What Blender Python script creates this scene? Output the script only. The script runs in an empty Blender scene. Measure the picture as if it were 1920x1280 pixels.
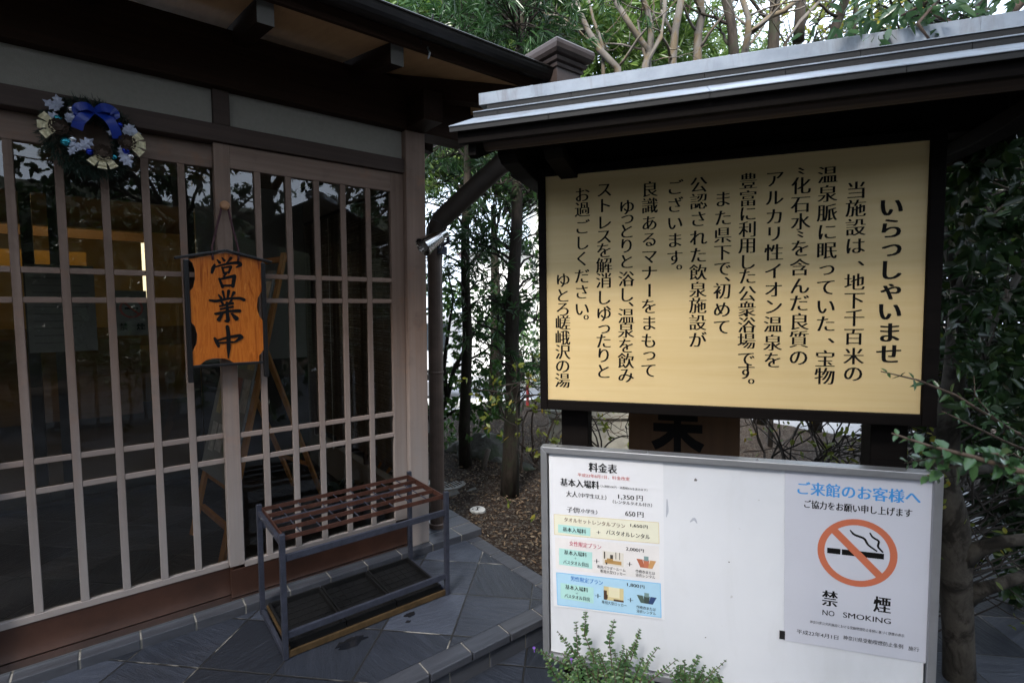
import bpy, math, random
import numpy as np
from mathutils import Matrix, Vector
random.seed(7); rng=np.random.default_rng(7)
S=bpy.context.scene; C=S.collection
R=math.radians
# ---------------------------------------------------------------- camera
cam=bpy.data.cameras.new('camera'); cam.sensor_width=36; cam.lens=966/1920*36; cam.clip_end=500; cam.clip_start=.05
co=bpy.data.objects.new('camera',cam); C.objects.link(co)
co.location=(0,0,1.45); co.rotation_euler=(R(90-4.13),0,0); S.camera=co
cam.dof.use_dof=True; cam.dof.focus_distance=2.4; cam.dof.aperture_fstop=4.5
# ---------------------------------------------------------------- sky and sun (soft, bright overcast)
SUN_EL,SUN_AZ=R(48),R(200)          # azimuth measured clockwise from +Y
w=bpy.data.worlds.new('World'); S.world=w; w.use_nodes=True
nt=w.node_tree; bg=nt.nodes['Background']
sky=nt.nodes.new('ShaderNodeTexSky'); sky.sky_type='NISHITA'; sky.sun_disc=False
sky.sun_elevation=SUN_EL; sky.sun_rotation=SUN_AZ; sky.dust_density=4.5; sky.air_density=1.2; sky.ozone_density=1.6
# broken white overcast over the clear sky
ct=nt.nodes.new('ShaderNodeTexCoord'); cn=nt.nodes.new('ShaderNodeTexNoise'); cn.inputs['Scale'].default_value=2.2; cn.inputs['Detail'].default_value=6
cr=nt.nodes.new('ShaderNodeMapRange'); cr.inputs[1].default_value=.3; cr.inputs[2].default_value=.6; cr.inputs[3].default_value=.55; cr.inputs[4].default_value=.97
cm=nt.nodes.new('ShaderNodeMix'); cm.data_type='RGBA'; cm.inputs[7].default_value=(8.5,9.8,11.8,1)
nt.links.new(ct.outputs['Generated'],cn.inputs['Vector']); nt.links.new(cn.outputs['Fac'],cr.inputs[0]); nt.links.new(cr.outputs[0],cm.inputs[0]); nt.links.new(sky.outputs[0],cm.inputs[6])
nt.links.new(cm.outputs[2],bg.inputs[0]); bg.inputs[1].default_value=.15
sl=bpy.data.lights.new('sun','SUN'); sl.energy=4.6; sl.angle=R(12); sl.color=(1,.95,.88)
so=bpy.data.objects.new('sun',sl); C.objects.link(so)
sd=Vector((math.sin(SUN_AZ)*math.cos(SUN_EL),math.cos(SUN_AZ)*math.cos(SUN_EL),math.sin(SUN_EL)))
so.rotation_euler=sd.to_track_quat('Z','Y').to_euler(); so.location=(0,0,12)
S.view_settings.view_transform='Standard'; S.view_settings.look='None'
S.view_settings.exposure=1.05; S.view_settings.gamma=1
S.cycles.max_bounces=8; S.cycles.transparent_max_bounces=16
S.cycles.sample_clamp_indirect=6
# ---------------------------------------------------------------- frames
# F: along the door front (x = along the wall to the right, y = into the building); N: along the notice board; W: world
FR={'F':Matrix.Translation((-.39793,3.09437,0))@Matrix.Rotation(R(38.123),4,'Z'),
    'N':Matrix.Translation((.1277,1.85,-.011))@Matrix.Rotation(R(-17.811),4,'Z')@Matrix.Translation((0,0,1.3))@Matrix.Rotation(R(-1.0),4,'Y')@Matrix.Translation((0,0,-1.3)),   # the board leans a degree
    'W':Matrix.Identity(4)}
FR['P']=FR['N']@Matrix.Translation((-.010,0,.009))     # the white board under it
ORG={}
def tag(o,label=None,cat=None,group=None,kind=None):
    if label: o['label']=label
    if cat: o['category']=cat
    if group: o['group']=group
    if kind: o['kind']=kind
    return o
def thing(name,label,cat,loc=(0,0,0),fr='W',group=None):
    o=bpy.data.objects.new(name,None); C.objects.link(o); o.empty_display_size=.1
    o.matrix_world=FR[fr]@Matrix.Translation(loc); ORG[o.name]=Vector(loc)
    return tag(o,label,cat,group)
class MB:
    def __init__(s): s.v=[]; s.f=[]; s.mi=[]; s.cur=0
    def add(s,vs,fs):
        b=len(s.v); s.v+= [tuple(p) for p in vs]; s.f+=[tuple(b+i for i in f) for f in fs]; s.mi+=[s.cur]*len(fs); return s
    def box(s,x0,x1,y0,y1,z0,z1):
        return s.add([(x0,y0,z0),(x1,y0,z0),(x1,y1,z0),(x0,y1,z0),(x0,y0,z1),(x1,y0,z1),(x1,y1,z1),(x0,y1,z1)],
            [(3,2,1,0),(4,5,6,7),(0,1,5,4),(1,2,6,5),(2,3,7,6),(3,0,4,7)])
    def obox(s,p,q,wx,wz,side=None):
        """bar of section wx * wz from p to q"""
        p,q=Vector(p),Vector(q); d=(q-p).normalized()
        sd=Vector(side) if side else Vector((0,0,1)).cross(d)
        if sd.length<1e-4: sd=Vector((1,0,0))
        sd=(sd-d*sd.dot(d)).normalized(); up=d.cross(sd)
        vs=[]
        for c in (p,q):
            for a,b in ((-1,-1),(1,-1),(1,1),(-1,1)): vs.append(c+sd*(a*wx/2)+up*(b*wz/2))
        return s.add(vs,[(3,2,1,0),(4,5,6,7),(0,1,5,4),(1,2,6,5),(2,3,7,6),(3,0,4,7)])
    def prism(s,poly,a0,a1,axis):
        """poly in the plane normal to axis; x: (y,z)  y: (x,z)  z: (x,y)"""
        def P(p,a): return {'x':(a,p[0],p[1]),'y':(p[0],a,p[1]),'z':(p[0],p[1],a)}[axis]
        n=len(poly); A=sum(poly[i][0]*poly[(i+1)%n][1]-poly[(i+1)%n][0]*poly[i][1] for i in range(n))
        if A<0: poly=poly[::-1]
        vs=[P(p,a0) for p in poly]+[P(p,a1) for p in poly]
        lo,hi=tuple(range(n)),tuple(range(n,2*n))
        sides=[(i,(i+1)%n,n+(i+1)%n,n+i) for i in range(n)]
        fs=[lo[::-1],hi]+sides
        if (axis=='y')!=(a1<a0): fs=[f[::-1] for f in fs]
        return s.add(vs,fs)
    def tube(s,pts,rad,n=8,cap=True,jit=0):
        pts=[Vector(p) for p in pts]; k=len(pts)
        if not hasattr(rad,'__len__'): rad=[rad]*k
        vs=[];ref=Vector((.31,.2,.93))
        for i,p in enumerate(pts):
            d=(pts[min(i+1,k-1)]-pts[max(i-1,0)]).normalized()
            a=d.cross(ref)
            if a.length<.05: a=d.cross(Vector((1,0,0)))
            a.normalize(); b=d.cross(a); 
            for j in range(n):
                t=2*math.pi*j/n; r=rad[i]*(1+jit*(random.random()-.5))
                vs.append(p+a*math.cos(t)*r+b*math.sin(t)*r)
        fs=[(i*n+j,i*n+(j+1)%n,(i+1)*n+(j+1)%n,(i+1)*n+j) for i in range(k-1) for j in range(n)]
        if cap: fs+=[tuple(range(n))[::-1],tuple(range((k-1)*n,k*n))]
        return s.add(vs,fs)
    def lathe(s,prof,c,n=20,axis=(0,0,1)):
        """prof = [(r,h)]"""
        q=Vector((0,0,1)).rotation_difference(Vector(axis).normalized()); c=Vector(c)
        vs=[];k=len(prof)
        for r,h in prof:
            for j in range(n):
                t=2*math.pi*j/n; vs.append(c+q@Vector((r*math.cos(t),r*math.sin(t),h)))
        fs=[(i*n+j,i*n+(j+1)%n,(i+1)*n+(j+1)%n,(i+1)*n+j) for i in range(k-1) for j in range(n)]
        fs+=[tuple(range(n))[::-1],tuple(range((k-1)*n,k*n))]
        return s.add(vs,fs)
    def quad(s,a,b,c,d): return s.add([a,b,c,d],[(0,1,2,3)])
def part(name,mb,mat,parent=None,fr=None,loc=None,bevel=0,smooth=False,label=None,seg=2):
    """one mesh object; vertices are given in the frame of the thing it belongs to"""
    off=Vector((0,0,0))
    if parent is not None:
        q=parent
        while q.parent: q=q.parent
        off=ORG[q.name]
    elif loc is not None: off=Vector(loc)
    me=bpy.data.meshes.new(name); me.from_pydata([tuple(Vector(v)-off) for v in mb.v],[],mb.f); me.update()
    for m in (mat if isinstance(mat,(list,tuple)) else [mat]): me.materials.append(m)
    if any(mb.mi): me.polygons.foreach_set('material_index',mb.mi)
    if smooth: me.polygons.foreach_set('use_smooth',[True]*len(me.polygons))
    o=bpy.data.objects.new(name,me); C.objects.link(o)
    if parent is not None: o.parent=parent
    else:
        o.matrix_world=FR[fr or 'W']@Matrix.Translation(off); ORG[o.name]=off
    if bevel:
        b=o.modifiers.new('bevel','BEVEL'); b.width=bevel; b.segments=seg; b.limit_method='ANGLE'; b.angle_limit=R(40)
        if smooth is None: pass
    if label: o['label']=label
    return o
def npmesh(name,V,F,mat,parent=None,fr='W',smooth=False,loc=(0,0,0)):
    """quads only, numpy arrays"""
    off=np.array(loc,float)
    if parent is not None:
        q=parent
        while q.parent: q=q.parent
        off=np.array(ORG[q.name])
    me=bpy.data.meshes.new(name); V=np.asarray(V,np.float32)-off.astype(np.float32); F=np.asarray(F,np.int32)
    me.vertices.add(len(V)); me.vertices.foreach_set('co',V.ravel())
    me.loops.add(F.size); me.loops.foreach_set('vertex_index',F.ravel())
    me.polygons.add(len(F)); me.polygons.foreach_set('loop_start',np.arange(0,F.size,4,dtype=np.int32))
    me.polygons.foreach_set('loop_total',np.full(len(F),4,np.int32))
    me.update(calc_edges=True); me.validate()
    if smooth: me.polygons.foreach_set('use_smooth',np.ones(len(F),bool))
    me.materials.append(mat)
    o=bpy.data.objects.new(name,me); C.objects.link(o)
    if parent is not None: o.parent=parent
    else: o.matrix_world=FR[fr]@Matrix.Translation(off.tolist()); ORG[o.name]=Vector(off.tolist())
    return o
# ---------------------------------------------------------------- materials
class NT:
    def __init__(s,name):
        s.m=bpy.data.materials.new(name); s.m.use_nodes=True; s.t=s.m.node_tree; s.n=s.t.nodes
        s.b=s.n['Principled BSDF']; s.out=s.n['Material Output']
    def N(s,t,**k):
        x=s.n.new(t)
        for a,b in k.items():
            if a.startswith('i_'): x.inputs[a[2:].replace('_',' ')].default_value=b
            elif a[0]=='I' and a[1:].isdigit(): x.inputs[int(a[1:])].default_value=b
            else: setattr(x,a,b)
        return x
    def L(s,a,b): s.t.links.new(a,b); return s
    def tc(s,scale=(1,1,1),rot=(0,0,0),src='Object',loc=(0,0,0)):
        t=s.N('ShaderNodeTexCoord'); m=s.N('ShaderNodeMapping'); m.inputs['Scale'].default_value=scale; m.inputs['Rotation'].default_value=rot; m.inputs['Location'].default_value=loc
        s.L(t.outputs[src],m.inputs[0]); return m.outputs[0]
    def noise(s,vec,scale=5,detail=5,rough=.6,dist=0):
        x=s.N('ShaderNodeTexNoise'); x.inputs['Scale'].default_value=scale; x.inputs['Detail'].default_value=detail; x.inputs['Roughness'].default_value=rough; x.inputs['Distortion'].default_value=dist
        s.L(vec,x.inputs['Vector']); return x.outputs['Fac']
    def ramp(s,fac,stops):
        x=s.N('ShaderNodeValToRGB'); e=x.color_ramp.elements
        while len(e)<len(stops): e.new(.5)
        for k,(p,c) in zip(e,stops): k.position=p; k.color=(*c,1) if len(c)==3 else c
        s.L(fac,x.inputs[0]); return x.outputs[0]
    def mix(s,fac,a,b,mode='MIX'):
        x=s.N('ShaderNodeMix',data_type='RGBA',blend_type=mode)
        for sock,val in ((x.inputs[0],fac),(x.inputs[6],a),(x.inputs[7],b)):
            if hasattr(val,'is_linked'): s.L(val,sock)
            elif isinstance(val,(int,float)): sock.default_value=val
            else: sock.default_value=(*val,1)
        return x.outputs[2]
    def math(s,op,a,b=0,c=0):
        x=s.N('ShaderNodeMath',operation=op)
        for i,val in enumerate((a,b,c)):
            if hasattr(val,'is_linked'): s.L(val,x.inputs[i])
            else: x.inputs[i].default_value=val
        return x.outputs[0]
    def bump(s,h,st=.3,dist=.01):
        x=s.N('ShaderNodeBump'); x.inputs['Strength'].default_value=st; x.inputs['Distance'].default_value=dist
        s.L(h,x.inputs['Height']); s.L(x.outputs[0],s.b.inputs['Normal']); return s
    def col(s,c): 
        if hasattr(c,'is_linked'): s.L(c,s.b.inputs['Base Color'])
        else: s.b.inputs['Base Color'].default_value=(*c,1)
        return s
    def set(s,**k):
        for a,v in k.items():
            i=s.b.inputs[a.replace('_',' ')]
            if hasattr(v,'is_linked'): s.L(v,i)
            else: i.default_value=v
        return s
def plain(name,c,rough=.6,metal=0,var=.15,scale=12,bump=.05,spec=.5):
    t=NT(name); v=t.tc(); n=t.noise(v,scale,6,.65)
    a=tuple(x*(1-var) for x in c); b=tuple(min(1,x*(1+var)) for x in c)
    t.col(t.ramp(n,[(.3,a),(.7,b)])).set(Roughness=rough,Metallic=metal,Specular_IOR_Level=spec)
    if bump: t.bump(t.noise(v,scale*6,4),bump,.004)
    return t.m
def wood(name,c0,c1,axis='x',rough=.65,grain=55,streak=1.2,bump=.25,spots=None,spec=.35,grey=None):
    t=NT(name); sc={'x':(streak,grain,grain),'y':(grain,streak,grain),'z':(grain,grain,streak)}[axis]
    v=t.tc(sc); n=t.noise(v,1,6,.6,.25); v2=t.tc((1,1,1)); big=t.noise(v2,2.2,4,.6)
    c=t.ramp(n,[(.25,c0),(.75,c1)])
    c=t.mix(t.math('MULTIPLY',big,.5),c,tuple(x*.72 for x in c0))
    if spots:
        sp=t.ramp(t.noise(v2,9,5,.7),[(.56,(0,0,0)),(.72,(1,1,1))]); c=t.mix(sp,c,spots)
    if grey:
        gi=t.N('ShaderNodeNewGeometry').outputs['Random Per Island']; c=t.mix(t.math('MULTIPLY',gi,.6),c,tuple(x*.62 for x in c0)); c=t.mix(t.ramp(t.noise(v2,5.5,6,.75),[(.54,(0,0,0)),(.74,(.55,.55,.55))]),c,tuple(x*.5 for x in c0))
    if grey: # greyer towards the foot: silvered by wear, with sky light painted in
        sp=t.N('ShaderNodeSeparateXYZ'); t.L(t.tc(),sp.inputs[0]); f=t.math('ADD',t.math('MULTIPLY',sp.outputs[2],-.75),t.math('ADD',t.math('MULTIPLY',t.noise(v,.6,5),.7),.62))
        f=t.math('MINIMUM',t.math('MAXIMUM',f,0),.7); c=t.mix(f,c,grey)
    t.col(c).set(Roughness=rough,Specular_IOR_Level=spec).bump(n,bump,.003)
    return t.m
def glass(name,tint=(.93,.95,.94),boost=1.0):
    t=NT(name); t.n.remove(t.b)
    tr=t.N('ShaderNodeBsdfTransparent'); tr.inputs[0].default_value=(*tint,1)
    gl=t.N('ShaderNodeBsdfGlossy'); gl.inputs['Roughness'].default_value=.004; gl.inputs[0].default_value=(1,1,1,1)
    fr=t.N('ShaderNodeFresnel'); fr.inputs[0].default_value=1.52
    nn=t.noise(t.tc(),3,2); bp=t.N('ShaderNodeBump'); bp.inputs['Strength'].default_value=.02; bp.inputs['Distance'].default_value=.02
    t.L(nn,bp.inputs['Height']); t.L(bp.outputs[0],gl.inputs['Normal'])
    f=t.math('MINIMUM',t.math('MULTIPLY',fr.outputs[0],1.4*boost),1)
    mx=t.N('ShaderNodeMixShader'); t.L(f,mx.inputs[0]); t.L(tr.outputs[0],mx.inputs[1]); t.L(gl.outputs[0],mx.inputs[2]); t.L(mx.outputs[0],t.out.inputs[0])
    return t.m
def leafmat(name,dark,light,rough=.38,trans=.35,tip=None):
    t=NT(name); g=t.N('ShaderNodeNewGeometry'); r=g.outputs['Random Per Island']
    stops=[(0,dark),(.8,light)]+([(1,tip)] if tip else [])
    c=t.ramp(r,stops)
    c=t.mix(.45,c,t.ramp(t.noise(t.tc(),1.6,3),[(.3,dark),(.7,light)]))
    t.col(c).set(Roughness=rough,Specular_IOR_Level=.5)
    tl=t.N('ShaderNodeBsdfTranslucent'); t.L(t.mix(.6,c,(.35,.42,.08),'ADD') if False else c,tl.inputs[0])
    mx=t.N('ShaderNodeMixShader'); mx.inputs[0].default_value=trans
    t.L(t.b.outputs[0],mx.inputs[1]); t.L(tl.outputs[0],mx.inputs[2]); t.L(mx.outputs[0],t.out.inputs[0])
    return t.m
def bark(name,c0,c1,scale=9,stretch=.25,bump=.6,patch=None):
    t=NT(name); v=t.tc((1,1,stretch)); n=t.noise(v,scale*3,7,.7,.4); c=t.ramp(n,[(.3,c0),(.7,c1)])
    if patch:
        c=t.mix(t.ramp(t.noise(t.tc((1,1,.7)),scale*1.1,5,.65,.6),[(.5,(0,0,0)),(.58,(1,1,1))]),c,patch)
    t.col(c).set(Roughness=.85,Specular_IOR_Level=.2).bump(n,bump,.01); return t.m
def slate(name,c0,c1,rot,grid,off,rough=.36,grout=(.30,.28,.25)):
    """diagonal slate slabs: coordinates are the metres of the object"""
    t=NT(name); tc=t.N('ShaderNodeTexCoord'); sp=t.N('ShaderNodeSeparateXYZ'); t.L(tc.outputs['Object'],sp.inputs[0])
    x,y=sp.outputs[0],sp.outputs[1]
    q=t.math('MULTIPLY',t.math('ADD',x,y),.70711); p=t.math('MULTIPLY',t.math('SUBTRACT',x,y),.70711)
    cells=[];edge=[]
    for k,o in ((q,off[0]),(p,off[1])):
        a=t.math('DIVIDE',t.math('SUBTRACT',k,o),grid); cells.append(t.math('FLOOR',a)); f=t.math('FRACT',a)
        edge.append(t.math('ABSOLUTE',t.math('SUBTRACT',f,.5)))
    e=t.math('MAXIMUM',edge[0],edge[1])
    cb=t.N('ShaderNodeCombineXYZ'); t.L(cells[0],cb.inputs[0]); t.L(cells[1],cb.inputs[1])
    wn=t.N('ShaderNodeTexWhiteNoise',noise_dimensions='3D'); t.L(cb.outputs[0],wn.inputs[0])
    # cleft texture, direction differs from slab to slab
    vr=t.N('ShaderNodeVectorRotate',rotation_type='Z_AXIS'); t.L(tc.outputs['Object'],vr.inputs['Vector']); t.L(t.math('MULTIPLY',wn.outputs[0],3.1),vr.inputs['Angle'])
    mp=t.N('ShaderNodeMapping'); mp.inputs['Scale'].default_value=(4,26,4); t.L(vr.outputs[0],mp.inputs[0])
    n1=t.noise(mp.outputs[0],1.3,8,.68,.8); n2=t.noise(tc.outputs['Object'],3,5,.6)
    c=t.ramp(n1,[(.28,c0),(.72,c1)])
    c=t.mix(t.math('MULTIPLY',wn.outputs[0],.8),c,tuple(v*.42 for v in c0)); c=t.mix(t.ramp(wn.outputs[0],[(.0,(.55,.55,.55)),(.35,(0,0,0))]),c,tuple(v*1.5 for v in c1))
    c=t.mix(t.ramp(n2,[(.45,(0,0,0)),(.75,(.5,.5,.5))]),c,tuple(v*.5 for v in c0))
    g=t.ramp(t.math('ADD',e,t.math('MULTIPLY',t.math('SUBTRACT',t.noise(tc.outputs['Object'],60,3),.5),.006)),[(.487,(0,0,0)),(.491,(1,1,1))])
    gc=t.ramp(t.noise(tc.outputs['Object'],2.3,4,.7),[(.52,(.020,.019,.018)),(.60,grout)])
    t.col(t.mix(g,c,gc))
    t.set(Roughness=t.math('ADD',t.math('MULTIPLY',n2,.3),rough-.12),Specular_IOR_Level=.5)
    h=t.math('SUBTRACT',n1,t.math('MULTIPLY',g,1.2)); t.bump(h,.9,.008); return t.m
M={}
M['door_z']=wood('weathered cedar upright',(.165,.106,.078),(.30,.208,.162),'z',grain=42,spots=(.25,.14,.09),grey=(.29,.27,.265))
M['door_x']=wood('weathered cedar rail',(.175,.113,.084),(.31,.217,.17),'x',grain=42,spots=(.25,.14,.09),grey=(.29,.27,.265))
M['lintel']=wood('brown stained lintel',(.040,.024,.018),(.072,.044,.034),'x')
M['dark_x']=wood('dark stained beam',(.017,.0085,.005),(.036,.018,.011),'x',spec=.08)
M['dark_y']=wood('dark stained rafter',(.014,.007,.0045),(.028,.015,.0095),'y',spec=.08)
M['endgrain']=plain('painted beam end',(.085,.075,.065),.6)
M['soffit']=wood('plywood soffit',(.36,.20,.09),(.50,.30,.14),'y',grain=30)
M['plaster']=plain('sand plaster',(.275,.252,.218),.95,var=.06,scale=60,bump=.5,spec=.1)
M['kick']=plain('reddish brown copper kick plate',(.052,.023,.015),.42,.25,var=.3,scale=5)
M['gutter']=plain('dark copper gutter',(.018,.015,.014),.36,.55,var=.3,scale=8)
M['pipe']=plain('brown drain pipe',(.085,.060,.048),.5,.2,var=.25,scale=10)
M['hopper']=plain('brown copper hopper',(.055,.040,.036),.42,.4,var=.25,scale=9)
M['steel']=plain('rack steel',(.055,.060,.085),.42,.5,var=.25,scale=30)
M['rack_red']=plain('rusty red brown slat',(.070,.029,.020),.45,.3,var=.35,scale=30)
M['brass']=plain('worn brass strip',(.10,.062,.028),.5,.5,var=.4,scale=20)
M['tray']=plain('black plastic tray',(.006,.006,.0065),.6,0,var=.2,scale=30,spec=.25)
M['alu']=plain('aluminium frame',(.36,.36,.375),.35,.7,var=.08,scale=8,bump=.02)
M['chrome']=plain('polished stainless steel',(.62,.61,.60),.16,1,var=.06,scale=10,bump=0)
M['black']=plain('black lacquer',(.010,.009,.010),.3,0,var=.2)
M['blackwood']=wood('black stained timber',(.005,.004,.004),(.012,.0095,.0085),'x',rough=.7,spec=.05)
M['ink']=plain('black ink',(.006,.0055,.0055),.7,var=.1,bump=0,spec=.12)
M['glass']=glass('window glass')
M['cord']=plain('maroon cord',(.045,.012,.016),.8)
M['soil']=None
SIGN= [('い', 1.041, 1.726, 0.057), ('ら', 1.042, 1.664, 0.058), ('っ', 1.043, 1.601, 0.058), ('し', 1.044, 1.543, 0.058), ('ゃ', 1.044, 1.48, 0.058), ('い', 1.045, 1.421, 0.058), ('ま', 1.046, 1.358, 0.058), ('せ', 1.047, 1.294, 0.059), ('当', 0.951, 1.782, 0.049), ('施', 0.951, 1.729, 0.049), ('設', 0.952, 1.673, 0.049), ('は', 0.952, 1.618, 0.049), ('、', 0.953, 1.566, 0.049), ('地', 0.953, 1.51, 0.049), ('下', 0.954, 1.455, 0.05), ('千', 0.955, 1.402, 0.05), ('百', 0.955, 1.346, 0.05), ('米', 0.956, 1.286, 0.05), ('の', 0.956, 1.233, 0.05), ('温', 0.875, 1.834, 0.049), ('泉', 0.876, 1.778, 0.049), ('脈', 0.876, 1.721, 0.05), ('に', 0.877, 1.664, 0.05), ('眠', 0.877, 1.608, 0.05), ('っ', 0.877, 1.549, 0.05), ('て', 0.878, 1.497, 0.05), ('い', 0.878, 1.438, 0.05), ('た', 0.879, 1.385, 0.05), ('、', 0.879, 1.334, 0.051), ('宝', 0.88, 1.277, 0.051), ('物', 0.88, 1.223, 0.051), ('〝', 0.804, 1.853, 0.05), ('化', 0.804, 1.808, 0.05), ('石', 0.804, 1.752, 0.05), ('水', 0.805, 1.699, 0.05), ('〟', 0.805, 1.662, 0.05), ('を', 0.805, 1.618, 0.051), ('含', 0.805, 1.56, 0.051), ('ん', 0.806, 1.503, 0.051), ('だ', 0.806, 1.45, 0.051), ('良', 0.807, 1.392, 0.051), ('質', 0.807, 1.337, 0.051), ('の', 0.807, 1.28, 0.051), ('ア', 0.731, 1.835, 0.049), ('ル', 0.731, 1.778, 0.049), ('カ', 0.732, 1.72, 0.049), ('リ', 0.732, 1.667, 0.049), ('性', 0.732, 1.609, 0.05), ('イ', 0.732, 1.551, 0.05), ('オ', 0.733, 1.494, 0.05), ('ン', 0.733, 1.44, 0.05), ('温', 0.733, 1.384, 0.05), ('泉', 0.733, 1.326, 0.05), ('を', 0.734, 1.271, 0.05), ('豊', 0.656, 1.835, 0.048), ('富', 0.656, 1.781, 0.048), ('に', 0.656, 1.734, 0.048), ('利', 0.656, 1.685, 0.048), ('用', 0.656, 1.635, 0.049), ('し', 0.656, 1.583, 0.049), ('た', 0.657, 1.537, 0.049), ('公', 0.657, 1.482, 0.049), ('衆', 0.657, 1.433, 0.049), ('浴', 0.657, 1.382, 0.049), ('場', 0.657, 1.331, 0.049), ('で', 0.657, 1.274, 0.049), ('す', 0.657, 1.232, 0.05), ('。', 0.657, 1.202, 0.05), ('ま', 0.582, 1.785, 0.049), ('た', 0.583, 1.726, 0.049), ('県', 0.583, 1.671, 0.049), ('下', 0.583, 1.616, 0.049), ('で', 0.583, 1.565, 0.049), ('、', 0.583, 1.531, 0.049), ('初', 0.583, 1.493, 0.05), ('め', 0.583, 1.433, 0.05), ('て', 0.583, 1.377, 0.05), ('公', 0.509, 1.836, 0.049), ('認', 0.509, 1.783, 0.049), ('さ', 0.509, 1.727, 0.05), ('れ', 0.509, 1.667, 0.05), ('た', 0.509, 1.611, 0.05), ('飲', 0.509, 1.555, 0.05), ('泉', 0.509, 1.499, 0.05), ('施', 0.509, 1.447, 0.05), ('設', 0.509, 1.391, 0.05), ('が', 0.509, 1.334, 0.051), ('ご', 0.436, 1.834, 0.048), ('ざ', 0.436, 1.777, 0.048), ('い', 0.436, 1.719, 0.048), ('ま', 0.436, 1.663, 0.049), ('す', 0.436, 1.606, 0.049), ('。', 0.435, 1.575, 0.049), ('良', 0.356, 1.835, 0.049), ('識', 0.356, 1.781, 0.049), ('あ', 0.355, 1.724, 0.049), ('る', 0.355, 1.67, 0.049), ('マ', 0.355, 1.614, 0.049), ('ナ', 0.355, 1.559, 0.05), ('ー', 0.354, 1.501, 0.05), ('を', 0.354, 1.447, 0.05), ('ま', 0.354, 1.39, 0.05), ('も', 0.353, 1.331, 0.05), ('っ', 0.353, 1.28, 0.05), ('て', 0.353, 1.23, 0.05), ('ゆ', 0.281, 1.782, 0.05), ('っ', 0.281, 1.742, 0.05), ('と', 0.28, 1.702, 0.05), ('り', 0.28, 1.653, 0.05), ('と', 0.28, 1.6, 0.05), ('浴', 0.279, 1.541, 0.05), ('し', 0.279, 1.488, 0.05), ('、', 0.279, 1.456, 0.05), ('温', 0.278, 1.415, 0.051), ('泉', 0.278, 1.366, 0.051), ('を', 0.278, 1.313, 0.051), ('飲', 0.277, 1.261, 0.051), ('み', 0.277, 1.211, 0.051), ('ス', 0.206, 1.846, 0.05), ('ト', 0.205, 1.793, 0.05), ('レ', 0.205, 1.736, 0.05), ('ス', 0.204, 1.689, 0.051), ('を', 0.204, 1.641, 0.051), ('解', 0.204, 1.59, 0.051), ('消', 0.203, 1.538, 0.051), ('し', 0.202, 1.48, 0.051), ('、', 0.202, 1.444, 0.051), ('ゆ', 0.202, 1.423, 0.051), ('っ', 0.201, 1.371, 0.051), ('た', 0.201, 1.329, 0.051), ('り', 0.201, 1.279, 0.052), ('と', 0.2, 1.223, 0.052), ('お', 0.13, 1.835, 0.049), ('過', 0.13, 1.785, 0.049), ('ご', 0.129, 1.725, 0.049), ('し', 0.128, 1.671, 0.049), ('く', 0.128, 1.616, 0.05), ('だ', 0.127, 1.556, 0.05), ('さ', 0.126, 1.501, 0.05), ('い', 0.126, 1.441, 0.05), ('。', 0.125, 1.413, 0.05), ('ゆ', 0.059, 1.544, 0.05), ('と', 0.058, 1.49, 0.05), ('ろ', 0.058, 1.442, 0.051), ('嵯', 0.057, 1.393, 0.051), ('峨', 0.056, 1.34, 0.051), ('沢', 0.056, 1.289, 0.051), ('の', 0.055, 1.239, 0.051), ('湯', 0.054, 1.187, 0.051)]
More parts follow.
